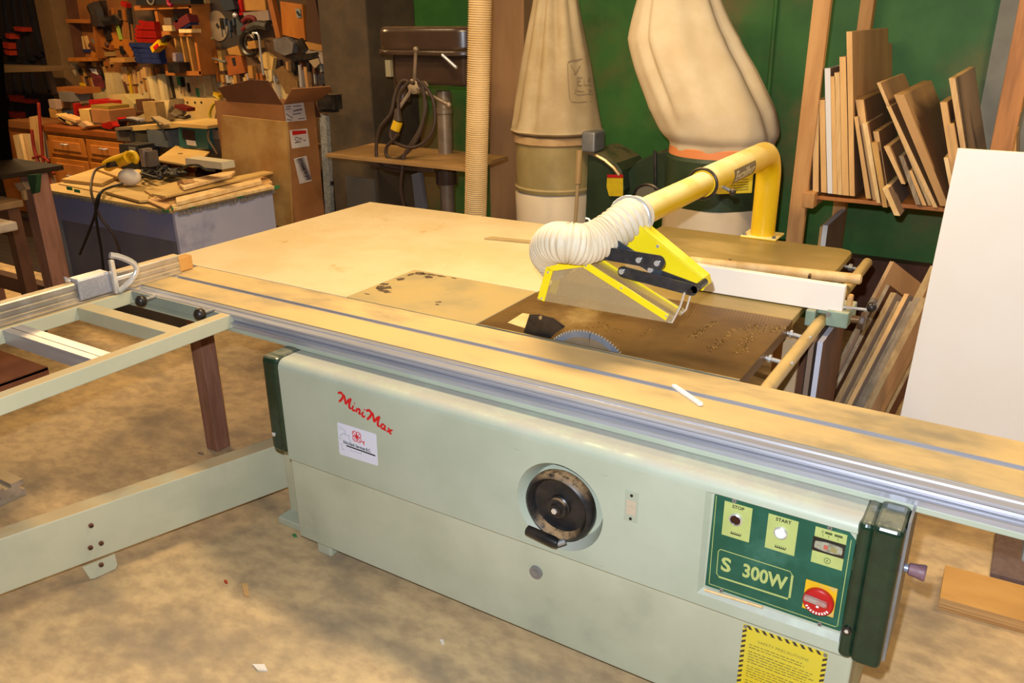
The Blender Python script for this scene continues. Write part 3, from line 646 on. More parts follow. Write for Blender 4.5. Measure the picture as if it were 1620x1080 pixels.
# ================================================================== overarm blade guard
og=thing('overarm_blade_guard','yellow overarm blade guard on a bent pipe post with pale hose','blade guard',(-1.045,3.93,T))
AX=-1.045; PY=3.945; AZ=1.245
MB().box(AX-.085,AX+.085,PY-.075,PY+.08,T,T+.010).build('base_flange',yellow,og,bevel=.004)
for sx in (-.07,.07): MB().cyl((AX+sx,PY-.055,T+.009),(AX+sx,PY-.055,T+.02),.009,n=6).build('flange_bolt',grey,og)
pth=[V(AX,PY,T+.008),V(AX,PY,1.10)]+[V(AX,PY-.13+.13*math.cos(a),AZ-.13+.13*math.sin(a)) for a in [PI/2*k/10 for k in range(11)]]+[V(AX,3.4,AZ),V(AX,3.03,AZ)]
ob=MB().tube(pth,.0565,28).build('outer_pipe',yellow,og,smooth=50)
MB().tube([V(AX,3.12,AZ),V(AX,2.33,AZ)],.0445,28).build('inner_pipe',yellow,og,smooth=50)
MB().tube([V(AX+.056*math.cos(t),3.03,AZ+.056*math.sin(t)) for t in [2*PI*k/32 for k in range(32)]],.006,8,closed=True).build('collar_ring',darksteel,og,smooth=60)
MB().cyl((AX+.045,3.12,AZ-.02),(AX+.085,3.12,AZ-.035),.007,n=8).mat(1).ball((AX+.09,3.12,AZ-.037),.014,n=10).build('thumb_screw',[grey,darksteel],og,smooth=50)
# name plate wrapped on the pipe
def onpipe(yy,th,r_=.0572): return V(AX+r_*math.cos(th),yy,AZ+r_*math.sin(th))
mb=MB()
y0_,y1_,t0_,t1_=3.24,3.52,-.62,.42
ny,nt=8,8
mb.add([onpipe(y0_+(y1_-y0_)*i/ny,t0_+(t1_-t0_)*j/nt) for i in range(ny+1) for j in range(nt+1)],[(i*(nt+1)+j,(i+1)*(nt+1)+j,(i+1)*(nt+1)+j+1,i*(nt+1)+j+1) for i in range(ny) for j in range(nt)])
np2=mb.build('name_plate',M('pewter_plate','#8f8266','#7f7358',30,rough=.5,metal=.3),ob,smooth=60)
mb=MB().text('Excalibur',(0,0,0),(1,0,0),(0,1,0),.060,sx=.98,shear=.25,bold=.002).refine(3)
x0_=min(p.x for p in mb.v); x1_=max(p.x for p in mb.v)
mb.v=[onpipe(3.252+(p.x-x0_)/(x1_-x0_)*.255,-.42+p.y/.060*.95,.0579) for p in mb.v]
mb.build('name_lettering',M('cream_lettering','#cdbf98',rough=.5),np2)
MB().tube([V(AX+.062*math.cos(t),2.372,AZ+.062*math.sin(t)) for t in [2*PI*k/28 for k in range(28)]],.006,8,closed=True,flat=2.0).build('hose_clamp',chrome,og,smooth=60)
# hose
hp=[V(AX,2.42,AZ),V(AX,2.36,AZ),P(955,374,y=2.28),P(925,386,y=2.215),P(898,384,y=2.175),P(877,384,y=2.20),P(868,398,y=2.27),P(882,418,y=2.33)]
hs=spline(hp,34); rs=[]
for i in range(len(hs)):
    rs.append(.0605+.0032*(1 if math.sin(i*2*PI/6.5)>0 else -1)*min(1,abs(math.sin(i*2*PI/6.5))*2))
MB().tube(hs,rs,28).build('flex_hose',hosem,og,smooth=60)
MB().tube([P(936,352,y=2.28),P(931,346,y=2.27),P(927,345,y=2.26)],.003,6).build('zip_tie_tail',whitepl,og)
# guard box: two yellow side frames, clear sides
yn,yr=2.215,2.292
def gpoly(pts,y): return [P(u,v,y=y) for u,v in pts]
near=[(879,423),(849,474),(1062,511),(1070,502),(918,412)]
gn=gpoly(near,yn); sh=V(0,yr-yn,0)
for base in (V(0,0,0),sh):
    MB().quadbox([p+base for p in gn],(0,.002,0)).build('clear_side',clear,og)
def bar(p,q,w,base,name,par=og,mt=yellow2):
    p,q=Vector(p),Vector(q); d=(q-p).normalized(); up_=V(0,1,0).cross(d).normalized()*w
    if up_.z<0: up_=-up_
    return MB().para(p+base-up_*.5+V(0,-.003,0),q-p,up_,(0,.006,0)).build(name,mt,par,bevel=.001)
def pn(u,v): return P(u,v,y=yn)
for base,dy in ((V(0,0,0),-1),(sh,1)):
    b1=bar(pn(870,424),pn(856,474),.026,base,'frame_upright'); b2=bar(pn(922,416),pn(1056,502),.022,base,'frame_rail')
    bar(pn(866,424),pn(925,416),.022,base,'frame_top')
    if dy<0:
        for (u,v),par in (((868,430),b1),((858,471),b1),((928,420),b2),((984,455),b2),((1055,499),b2)):
            q=pn(u,v); MB().cyl(q+V(0,-.002,0),q+V(0,-.006,0),.0035,n=10).build('rivet',chrome,par,smooth=40)
MB().quadbox([pn(918,412),pn(1060,500),pn(1064,505),pn(920,418)],sh).build('clear_top',clear,og)
MB().quadbox([pn(866,420),pn(925,412),pn(925,416),pn(866,424)],sh).build('inlet_plate',yellow2,og)
for u,v in ((1062,510),):
    a=pn(1062,509); up1=P(1083,463,y=yn)
    q=[up1,P(1076,485,y=yn),a+V(.004,-.003,.0),a+V(-.008,0,-.002)]
    MB().tube(q,.0035,8).build('wire_skid',chrome,og,smooth=50)
    q2=[P(1093,464,y=yr),P(1086,489,y=yr),P(1079,496,y=yr),P(1074,489,y=yr)]
    MB().tube(q2,.0035,8).build('wire_skid',chrome,og,smooth=50)
# yellow carrier bracket reaching down from the pipe
yk=2.335
br_=[(986,345),(1003,352),(1112,441),(1116,452),(1112,460),(1098,459),(1020,425),(962,400)]
MB().quadbox(gpoly(br_,yk),(0,.004,0)).build('carrier_plate',yellow2,og,bevel=.001)
c2=[(986,345),(1003,349),(1113,440),(1116,452)]
cq=gpoly(c2,yk); mb=MB()
for a,b_ in zip(cq[:-1],cq[1:]): mb.para(a,b_-a,(0,.055,0),V(0,0,-.004))
mb.build('carrier_flange',yellow2,og)
def link(p,q,w,y,t=.006,mt=darksteel,name='link_arm'):
    a,b_=P(*p,y=y),P(*q,y=y); d=(b_-a).normalized(); s_=d.cross(V(0,1,0)).normalized()*w/2
    pts=[]
    for k in range(9): an=-PI/2+PI*k/8; pts.append(b_+d*math.cos(an)*w/2+s_*math.sin(an))
    for k in range(9): an=PI/2+PI*k/8; pts.append(a+d*math.cos(an)*w/2+s_*math.sin(an))
    return MB().quadbox(pts,(0,t,0)).build(name,mt,og)
blk=M('black_link','#26262a','#3a3634',20,rough=.3,coat=.4)
l1_=link((930,396),(1041,415),.042,2.245,mt=blk); l2_=link((985,430),(1094,459),.034,2.250,mt=blk); l3=link((975,388),(1040,430),.030,2.262,mt=M('link_grey_steel','#4a5158',rough=.3,metal=.5)); l4=link((1030,427),(1103,455),.020,2.27,mt=blk)  # third link in plain grey steel
for (u,v),par,y in (((1011,411),l1_,2.245),((1040,416),l1_,2.245),((984,429),l2_,2.25),((1030,426),l3,2.262),((1092,461),l2_,2.25)):
    q=P(u,v,y=y); MB().cyl(q,q+V(0,-.007,0),.0085,n=14).build('pivot_bolt',chrome if v<455 else black,par,smooth=40)
q=P(1041,389,y=yk); MB().cyl(q,q+V(0,-.005,0),.005,n=10).build('carrier_rivet',chrome,og,smooth=40)
q=P(1098,458,y=2.25); MB().cyl(q,q+V(0,.09,0),.011,n=14).build('pivot_tube',blk,og,smooth=40)
# ================================================================== big flexible duct
u0=P(760,-12,y=4.0); u1=P(752,350,y=4.0); nn=420; pts=[];rs=[]
for i in range(nn+1):
    p=u1.lerp(u0,i/nn); pts.append(p); rs.append(.062+(.0035 if i%4<2 else -.0025))
pts=[V(pts[0].x,4.0,.0)]+[V(pts[0].x,4.0,.4)]+pts; rs=[.062,.062]+rs
tag(MB().tube(pts,rs,24).build('flexible_duct',hosebig,smooth=60),'tan ribbed flexible duct hanging in front of the dusty wall post','duct')
# ================================================================== dust collectors
def fold(t,h): return 1
dl=thing('dust_collector','left dust collector with tall creased canvas bag and crossed straps','dust collector',(-2.49,4.5,0))
cyl_=4.5; cxl=P(879,250,y=cyl_).x; rdl=62/FOC*(V(cxl,cyl_,1.0)-CAM).dot(Vector(CR[2]))
zt_,zb_=1.155,.845
MB().lathe([(rdl-.03,.0),(rdl-.01,.04),(rdl,.5),(rdl+.005,zb_-.02),(rdl-.02,zb_)],(cxl,cyl_,0),n=48,fn=lambda t,h:1+.012*math.sin(7*t+h*9)).build('lower_bag',bagl,dl,smooth=60)
MB().lathe([(rdl+.005,zb_),(rdl+.010,zb_+.02),(rdl+.002,zb_+.03),(rdl,zt_-.02),(rdl+.006,zt_),(rdl,zt_+.02)],(cxl,cyl_,0),n=48).build('drum',M('dusty_drum','#94804f','#a8925f',3,rough=.5,dust='#c8a874',da=.8),dl,smooth=35)
def bagrings(rows,cy,creases,amp=.012):
    "rows: (row, left, right) outline of the bag read off at its own depth"
    rg=[]
    for v,l,r_ in rows:
        c=P((l+r_)/2,v,y=cy); rad=(r_-l)/2*ray((l+r_)/2,v).dot(Vector(CR[2]))*((c-CAM).dot(Vector(CR[2])))/FOC
        rg.append((c,rad))
    return rg
def bagrad(th,t,rad,creases):
    q=rad*(1+.012*math.sin(5*th+3*t)+.010*math.sin(11*th-4*t))
    for tc,w_,d_,t0,t1,dr_ in creases:
        a_=(th-tc-dr_*t+PI)%(2*PI)-PI
        k_=max(0,min(1,(t-t0)/(t1-t0+1e-6))) if t1>t0 else 1
        q*=1-d_*k_*math.exp(-(a_/w_)**2)+.18*d_*k_*(math.exp(-((a_-2*w_)/w_)**2)+math.exp(-((a_+2*w_)/w_)**2))
    return q
def bagmesh(rg,creases,sub=6,n=96):
    pts=spline([c for c,_ in rg],sub); m_=len(pts); vs=[]
    for i in range(m_):
        t=i/(m_-1)*(len(rg)-1); k=min(int(t),len(rg)-2); f_=t-k; rad=rg[k][1]*(1-f_)+rg[k+1][1]*f_; tt=i/(m_-1)
        for j in range(n):
            th=2*PI*j/n; q=bagrad(th,tt,rad,creases); vs.append(pts[i]+V(q*math.cos(th),q*math.sin(th),0))
    fs=[(i*n+k,i*n+(k+1)%n,(i+1)*n+(k+1)%n,(i+1)*n+k) for i in range(m_-1) for k in range(n)]+[tuple(range(n-1,-1,-1)),tuple(range((m_-1)*n,m_*n))]
    mb=MB(); mb.add(vs,fs); return mb,pts
lrg=bagrings([(208,815,947),(204,808,954),(195,811,951),(150,818,943),(100,826,935),(50,835,924),(0,844,915),(-70,858,900)],cyl_,None)
tcam=math.atan2(-cyl_,-cxl)
lcr=[(tcam+.10,.16,.20,.25,.8,-.15),(tcam-.62,.13,.14,.05,.7,.12),(tcam+.75,.16,.10,.2,.9,-.1),(tcam-1.2,.15,.10,.1,.6,0),(tcam-.25,.10,.06,.4,.9,0)]
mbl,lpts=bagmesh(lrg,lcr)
ubg=mbl.build('upper_bag',M('shaded_canvas_bag','#b8a27c','#a89068',4,rough=.85,bump=.15),dl,smooth=75)  # darker copy of the canvas, the weaker light put into its colour
MB().lathe([(rdl+.002,zt_-.03),(rdl+.014,zt_-.022),(rdl+.012,zt_+.018),(rdl+.002,zt_+.022)],(cxl,cyl_,0),n=48).build('clamp_strap',M('strap_tan','#b89668','#a98658',12,rough=.8),dl,smooth=40)
# outlined logo printed on the bag
lw=M('bag_print','#8a7556',rough=.9)
mb=MB(); yb_=4.2
def lp(u,v):
    d=ray(u,v); best=None
    t=3.0
    while t<6.2:
        p=CAM+d*t; rr_=math.hypot(p.x-cxl,p.y-cyl_)
        h=p.z
        rad=None
        for i in range(len(lpts)-1):
            if lpts[i].z<=h<=lpts[i+1].z:
                tt=i/(len(lpts)-1); q=tt*(len(lrg)-1); k=min(int(q),len(lrg)-2); r0=lrg[k][1]*(1-q+k)+lrg[k+1][1]*(q-k); c0=lpts[i]
                th=math.atan2(p.y-c0.y,p.x-c0.x); rad=bagrad(th,tt,r0,lcr); rr_=math.hypot(p.x-c0.x,p.y-c0.y); break
        if rad and rr_<=rad+.003: return p
        t+=.004
    return P(u,v,y=4.25)
nv=-Vector(CR[2])
def strk(pts,w=.005): mb.ribbon([lp(u,v) for u,v in pts],w,nv,.0003)
strk([(898,102),(899,98),(905,95),(913,95),(922,93)]); strk([(898,102),(899,130),(901,155),(904,161),(912,162),(926,161),(936,160)])
strk([(903,103),(912,119)],.004); strk([(918,104),(908,118)],.004); strk([(914,121),(915,135)],.006)
strk([(921,122),(912,123),(913,129),(919,128)],.004); strk([(913,129),(913,135),(921,135)],.004)
strk([(924,122),(924,135),(930,134)],.004); strk([(934,123),(930,124),(930,128),(935,129),(935,134),(931,134)],.004)
strk([(912,137),(909,147),(914,150),(923,149),(934,149),(937,146)],.003); strk([(911,143),(922,145),(936,143)],.003); strk([(930,141),(936,144),(931,147)],.003)
mb.build('printed_logo',lw,ubg)
# green snail housing, chrome latch, yellow notice
y_=4.42
hous=[(930,238),(940,238),(960,248),(975,258),(984,270),(988,300),(975,330),(940,352),(925,352)]
MB().quadbox([P(u,v,y=y_) for u,v in hous],(0,.34,0)).build('fan_housing',greenbody,dl,bevel=.01)
MB().tube([P(u,v,y=4.41) for u,v in ((921,237),(940,243),(958,253),(972,265),(981,277))],.022,8,flat=.6).build('housing_rim',M('bright_trim','#a58e68','#8a7450',20,rough=.3,metal=.5),dl,smooth=40)
MB().box(P(922,222,y=4.38).x,P(943,222,y=4.38).x,4.36,4.5,P(930,240,y=4.38).z,P(930,208,y=4.38).z).build('clamp_latch',grey,dl,bevel=.01)
MB().tube([P(917,238,y=4.23),P(914,290,y=4.23)],.017,8).build('frame_strut',M('strut_tan','#a38455',rough=.5),dl)
MB().tube([P(914,290,y=4.23),P(910,350,y=4.23)],.010,8).build('frame_strut',M('strut_tan_low','#a58a60',rough=.5),dl)
tg_=MB().quadbox([P(u,v,y=4.40) for u,v in ((961,280),(986,280),(986,310),(964,310),(960,295))],(0,-.004,0)).build('notice_label',M('notice_yellow','#cfae10','#c0a018',20,rough=.5),dl)
MB().quadbox([P(u,v,y=4.395) for u,v in ((961,276),(986,276),(986,281),(961,281))],(0,-.003,0)).build('notice_header',red,tg_)
dr=thing('dust_collector','right dust collector with leaning canvas bag above an orange band','dust collector',(-1.46,4.45,0))
cxr,cyr=-1.455,4.46
zo=P(1145,235,y=cyr).z
MB().lathe([(.26,.0),(.28,.05),(.285,.6),(.283,P(1130,312,y=cyr).z-.02)],(cxr,cyr,0),n=48,fn=lambda t,h:1+.01*math.sin(6*t+h*7)).build('lower_bag',bagl,dr,smooth=60)
zl=P(1130,312,y=cyr).z
MB().lathe([(.27,zl-.03),(.285,zl-.02),(.285,zo-.04),(.27,zo-.02)],(cxr,cyr,0),n=48).build('drum',greenbody,dr,smooth=35)
MB().lathe([(.262,zo-.03),(.272,zo-.022),(.270,zo+.02),(.26,zo+.03)],(cxr,cyr,0),n=48).build('orange_band',bandm,dr,smooth=40)
rrg=bagrings([(246,1064,1214),(236,1062,1216),(222,1060,1222),(206,1046,1228),(170,1028,1222),(110,1006,1194),(60,994,1168),(0,1008,1140),(-70,1040,1110)],cyr,None)
tcr=math.atan2(-cyr,-cxr)
rcr=[(tcr-.62,.09,.10,.4,.6,-.1),(tcr+1.05,.12,.12,.2,.5,-.1),(tcr+.3,.25,.05,.0,.05,0)]
mbr,_r=bagmesh(rrg,rcr)
mbr.build('upper_bag',bagm,dr,smooth=75)
hous=[(990,276),(1006,256),(1035,242),(1062,238),(1070,262),(1072,330),(1000,345),(985,320)]
MB().quadbox([P(u,v,y=4.5) for u,v in hous],(0,.2,0)).build('fan_housing',greenbody,dr,bevel=.01)
MB().tube([P(1036,238,y=4.49),P(1037,300,y=4.49)],.009,6).build('housing_seam',darksteel,dr)
q=P(1025,312,y=4.49); MB().tube([q+V(.085*math.cos(t),-.004,.075*math.sin(t)) for t in [PI*k/12 for k in range(13)]],.009,6).mat(1).cyl(q+V(0,-.002,0),q+V(0,-.006,0),.075,n=24).build('inlet_ring',[darksteel,M('inlet_grey','#6d6450',rough=.6)],dr,smooth=40)
lb=[]
yl2=cyr-.30
lb=MB().quadbox([P(u,v,y=yl2) for u,v in ((1119,283),(1192,268),(1189,305),(1135,307))],(0,.004,0)).build('notice_label',M('notice_yellow_b','#c2ac20','#b29c20',20,rough=.5),dr)
mb=MB()
for k in range(5): mb.ribbon([P(1150,286+4*k,y=yl2-.001),P(1184,283+4*k,y=yl2-.001)],.0035,(0,-1,0))
mb.build('notice_lines',M('notice_line_ink','#6d6420',rough=.7),lb)
# ================================================================== lumber rack
rk_=thing('lumber_rack','rough timber stud rack with one shelf full of offcuts against the green wall','rack',(-.6,4.6,0))
YF=4.2; zs=P(1390,319,y=YF).z
xa=P(1288,0,y=YF).x
MB().box(xa,xa+.078,YF-.02,YF+.02,0,2.6).build('stud',fir,rk_,bevel=.003)
MB().box(xa+.02,xa+.09,5.16,5.24,0,2.6).build('stud',fir,rk_,bevel=.003)
xr=P(1594,120,y=YF).x
MB().box(xr-.01,xr+.075,YF-.02,YF+.02,0,2.6).build('stud',firo,rk_,bevel=.003)
MB().box(xa+.0,xr+.02,YF+.0,5.15,zs-.018,zs).build('shelf',M('shelf_board','#a5662c','#8a5022',4,rough=.6),rk_,bevel=.002)
q=P(1272,312,y=YF-.03)
MB().box(q.x,q.x+.055,YF-.06,5.15,q.z-.045,q.z+.03).build('bearer',fir,rk_,bevel=.003)
def board(bl,br,vb,tl,tr,vt,dep,label,edge=pine,face=face1,y=YF-.005,name='board',grp=None,dx=0.0,cat='board',skew=0):
    a,b_,c,d=P(bl,vb,y=y),P(br,vb,y=y),P(tr,vt,y=y),P(tl,vt,y=y)
    z_=(a.z+b_.z)/2; a.z=b_.z=z_
    w=V(dx,dep,0)
    mb=MB().mat(0); pts=[a,b_,c,d]
    vs=pts+[p+w for p in pts]
    mb.add(vs,[(0,1,2,3)]); mb.mat(1).add(vs,[(7,6,5,4),(1,5,6,2),(0,3,7,4)]); mb.mat(0).add(vs,[(3,2,6,7),(0,4,5,1)])
    return tag(mb.build(name,[edge,face]),label,cat,'offcuts standing on the rack shelf' if grp is None else grp)
board(1274,1280,301,1282,1286,192,.5,'thin leaning strip between the left rack stud and the first offcut',pine)
board(1286,1295,303,1286,1295.5,160,.6,'first upright offcut right of the left rack stud, plywood edge',plye,face1)
board(1299,1308,304.5,1296,1305,158,.6,'short tan offcut left of the white-edged board on the rack',pine,face2)
board(1309,1317,306,1304.5,1313.5,108,.7,'white-edged board standing in the left stack on the rack shelf',M('white_edge','#cfcbc8',rough=.5),face3)
board(1317.4,1324.5,307,1314,1321,121,.7,'narrow offcut right beside the white-edged board',pine,face1)
board(1325,1332,308,1320,1328,115,.65,'narrow offcut, second to the right of the white-edged board',plye,face1)
board(1332.4,1343,309,1328,1338,90,.75,'thick pale offcut left of the tallest brown board',pine,face2)
board(1344,1352,310,1339,1348,50,.95,'tallest board on the rack, with a wide dark brown face',pine,face1)
board(1352.3,1354,310,1349.5,1351,79,1.05,'thin dark board behind the tallest brown board, a little lower',face3,face1,y=YF+.05)
board(1370,1378,314,1351,1357,185,.3,'slim leaning offcut just right of the dark gap on the shelf',pine,face3)
board(1381,1386,318,1353,1366,158,.75,'broad leaning board with pale top edge behind the slim offcuts',pine,face1,y=YF+.03)
board(1387,1393,321,1364,1372,195,.45,'bright leaning strip with pale sawn edge in the middle of the shelf',pine2,face1,y=YF-.02)
board(1396.5,1404,328,1378,1388,226,.5,'tan leaning offcut right of the bright pale strip',M('tan_edge','#bf9450','#b08442',5,rough=.6),face2,y=YF-.025)
board(1404.5,1409,327,1381,1390,208,.45,'leaning offcut with a stepped top behind the tan one',pine,face1,y=YF+.03)
board(1426,1432,291,1398,1407,232,.5,'short plywood offcut with layered edge propped on other boards',plye,face2,y=YF-.03)
board(1449,1457,324,1422,1429,247,.4,'leaning offcut with a weathered grey lower half',barnwood,face3,y=YF-.012)
board(1459,1466,325,1437,1443,270,.3,'small leaning stick beside the weathered offcut',pine,face3,y=YF-.005)
board(1468.5,1474,325,1387,1393,131,.7,'long thin plywood board leaning left, highest of the leaning boards',plye,face1,y=YF+.03)
board(1476,1483.5,328,1402,1409,168,.6,'long leaning plywood strip right below the highest leaning board',plye,face2,y=YF-.01)
board(1487,1501,326,1414,1430,150,.95,'thick leaning board with a wide plain brown face',M('mdf_edge','#b58a55','#ab804c',5,rough=.65),face2,y=YF-.015)
board(1512,1521,318,1487,1498,162,.35,'leaning offcut left of the tall board by the right stud',pine,face1)
board(1522,1529,320,1502,1509,196,.35,'low strip leaning against the tall board by the right stud',pine,face1,y=YF-.01)
board(1533,1541,318,1501,1511,124,.95,'tall brown board leaning on the shelf beside the right stud',plye,face3,y=YF+.02)
board(1507,1514,322,1493,1500,250,.2,'small pale block of wood by the white sheet top corner',pine2,face2,y=YF-.03)
board(1414.5,1424,341,1396,1405,298,.38,'short board lying tilted with its end hanging over the shelf edge',pine2,face3,y=YF-.12)
tg2=tag
def bx(name,label,cat,c0,c1,mt,grp=None,bev=.003):
    return tag(MB().box(c0[0],c1[0],c0[1],c1[1],c0[2],c1[2]).build(name,mt,bevel=bev),label,cat,grp)
board(1585,1591,270,1584,1592,218,.3,'low offcut behind the right stud, partly hidden by the white sheet',pine,face1,y=4.5,grp='')
board(1598,1607,270,1598,1608,212,.3,'offcut with pale end in the next bay right of the rack stud',pine,face1,y=4.5,grp='')
board(1606,1616,178,1606,1617,158,.5,'square wooden bearer end sticking out right of the right rack stud',pine,fir,y=4.5,grp='',name='bearer_end',cat='wood')
mb=MB().tube([P(1610,118,y=4.5),P(1616,140,y=4.5),P(1628,150,y=4.5)],.03,8); tag(mb.build('dark_pipe',grime,smooth=50),'dark pipe elbow lying right of the right rack stud','pipe')
# ---- below the shelf and under the rail
def stand(ul,ur,vt,y,dep,label,edge,face,x_shift=0,zb=0.0,ztop=None,name='board',grp='boards standing on the floor right of the saw',tilt=0):
    a=P(ul,vt,y=y); b_=P(ur,vt,y=y); z_=ztop or a.z
    mb=MB(); vs=[V(a.x+tilt,y,zb),V(b_.x+tilt,y,zb),V(b_.x,y,z_),V(a.x,y,z_)]; vs=vs+[p+V(0,dep,0) for p in vs]
    mb.mat(0).add(vs,[(0,1,2,3),(3,2,6,7),(0,4,5,1)]); mb.mat(1).add(vs,[(7,6,5,4),(1,5,6,2),(0,3,7,4)])
    return tag(mb.build(name,[edge,face]),label,'board',grp)
stand(1302,1310,356,4.45,.45,'white-edged board standing on the floor behind the rear extension',whitepl,face3)
stand(1297.5,1301.5,358,4.5,.45,'thin raw board standing behind the white-edged one near the stud',pine,face2)
stand(1235,1262,575,2.86,.02,'beige panel standing under the round fence rail',M('beige_panel','#bfa27c','#b39670',5,rough=.7),M('beige_panel_back','#b89a74',rough=.7),ztop=.76)
stand(1264,1274,575,2.9,.5,'dark brown board standing right of the beige panel under the rail',dkwood,face3,ztop=.75)
stand(1276,1284,575,2.88,.5,'grey brown board between the dark board and the white-edged panel',face3,face3,ztop=.755)
stand(1289,1297.5,575,2.87,.40,'white-edged panel with dark brown face standing under the rip fence',M('lilac_white_edge','#c9c8d4',rough=.5),dkwood,ztop=.765)
# long weathered boards leaning back against the rack: lean direction measured from the photo
LD=V(.226,.523,.822).normalized()
LW=(V(.55,.83,0)-LD*LD.dot(V(.55,.83,0))).normalized()
def leaner(u0,u1,v,y,depth,label,edge,face,side=1):
    a=P(u0,v,y=y); b_=P(u1,v+(u1-u0)*.25,y=y); t=b_-a
    k=-a.z/LD.z; L_=a.z/LD.z
    a0=a-LD*L_; t=V(t.x,t.y,0)
    mb=MB(); w=LW*depth; vs=[a0,a0+t,a0+t+LD*L_,a0+LD*L_]; vs=vs+[p+w for p in vs]
    mb.mat(0).add(vs,[(0,1,2,3),(3,2,6,7),(0,4,5,1)]); mb.mat(1).add(vs,[(7,6,5,4),(1,5,6,2),(0,3,7,4)])
    return tag(mb.build('plank',[edge,face],recalc=True),label,'plank','long planks leaning below the rack shelf')
leaner(1378,1384,470,3.70,.10,'leftmost narrow grey plank of the leaning bundle',barnwood,face3)
leaner(1408,1414,413,3.95,.36,'plank with dark pointed top reaching highest in the leaning bundle',face2,face1)
leaner(1402,1408,450,3.74,.30,'pale grey strip right of the pointed plank in the leaning bundle',barnwood,dkwood)
leaner(1409,1418,462,3.70,.08,'weathered plank with chipped edge in the leaning bundle',barnwood2,face3)
leaner(1419,1428,476,3.66,.08,'brown weathered plank in the middle of the leaning bundle',barnwood2,face3)
leaner(1431,1438,464,3.66,.10,'long pale straight strip in the middle of the leaning bundle',pine,face3)
leaner(1439,1447,476,3.60,.12,'dark grained plank right of the long pale strip',barnwood,face3)
leaner(1448,1456,470,3.58,.12,'grey striped plank right of the dark grained plank',barnwood,face1)
leaner(1472,1484,420,3.70,.05,'smooth tan plank near the white sheet, reaching high in the leaning bundle',barnwood2,face1)
leaner(1457,1468,470,3.58,.05,'brown plank left of the smooth tan one in the leaning bundle',barnwood2,face1)
leaner(1466,1474,520,3.78,.04,'rightmost brown plank half hidden by the white sheet',barnwood2,dkwood)
# ---- white sheet
ysht=3.42
a,b_,c=P(1425,655,y=ysht-.05),P(1515,235,y=ysht),P(1700,246,y=ysht)
d=(a-b_); k=-b_.z/d.z; f0=b_+d*k
tp=b_; w=V(.75,0,0)
tag(MB().para(f0,w,V(0,.02,0),tp-f0).build('white_sheet',melaw,bevel=.001),'large white sheet standing behind the right end of the saw','sheet')
# ---- things on the floor at the right
mbp=MB().para(P(1487,945,z=.047)-V(0,0,.047),V(.42,.02,0),V(-.005,.20,0),V(0,0,.047)); mbp.m=[0,0,1,1,1,1]
tag(mbp.build('plywood_offcut',[plytop,M('ply_layers','#a07040','#d0a468',8,st=(.15,.15,16),rough=.6)]),'thick birch plywood offcut lying on the floor right of the saw','plywood')
tag(MB().para(P(1567,905,z=.018)-V(0,0,.018),V(.5,.02,0),V(.0,.30,0),V(0,0,.018)).build('floor_mat',purplebrown,bevel=.003),'dark brown mat on the floor behind the plywood offcut','mat')
# ================================================================== helpers for things drawn on an upright plane
def shape(mb,kind,a,y,dep):
    "outline read off on the front plane y-dep, solid going back to y"
    f=y-dep
    if kind=='bar':
        u0,v0,u1,v1,w=a[:5]; p,q=P(u0,v0,y=f),P(u1,v1,y=f); d=(q-p).normalized()
        c=(p-CAM).length; s_=d.cross(V(0,1,0)).normalized()*(w*c/FOC*1.15)
        mb.para(p-s_/2,q-p,s_,V(0,dep,0))
    elif kind=='poly': mb.quadbox([P(u,v,y=f) for u,v in a],V(0,dep,0))
    elif kind=='box':
        u0,v0,u1,v1=a; p,q=P(u0,v1,y=f),P(u1,v0,y=f); mb.box(p.x,q.x,f,y,p.z,q.z)
    elif kind=='disc':
        u,v,rv=a[:3]; p=P(u,v,y=f); r=abs(P(u,v+rv,y=f).z-p.z); mb.cyl(p,p+V(0,dep,0),r,n=a[3] if len(a)>3 else 24)
    elif kind=='ring':
        u,v,rv,w=a; p=P(u,v,y=f); r=abs(P(u,v+rv,y=f).z-p.z); t=abs(P(u,v+w,y=f).z-p.z)
        mb.tube([p+V(r*math.cos(k*2*PI/24),0,r*math.sin(k*2*PI/24)) for k in range(24)],t/2,6,closed=True)
    elif kind=='tube':
        pts=[P(u,v,y=f) for u,v in a[0]]; c=(pts[0]-CAM).length
        mb.tube(spline(pts,6) if len(pts)>2 else pts,a[1]/2*c/FOC,8)
    elif kind=='ball':
        u,v,r=a; p=P(u,v,y=f); mb.ball(p,r*(p-CAM).length/FOC,n=10)
    return mb
def W(name,label,cat,parts,y=5.2,group=None):
    if len(parts)==1:
        pn_,kind,a,mt,*dp=parts[0]
        return tag(shape(MB(),kind,a,y,dp[0] if dp else .03).build(name,mt,smooth=40 if kind in('tube','disc','ring','ball') else None),label,cat,group)
    ps=[]
    for pn_,kind,a,mt,*dp in parts:
        ps.append((pn_,shape(MB(),kind,a,y,dp[0] if dp else .03),mt,kind))
    allv=[p for q in ps for p in q[1].v]
    org=V(sum(p.x for p in allv)/len(allv),y,min(p.z for p in allv))
    t=thing(name,label,cat,org,group)
    for pn_,mb,mt,kind in ps: mb.build(pn_,mt,t,smooth=40 if kind in('tube','disc','ring','ball') else None)
    return t
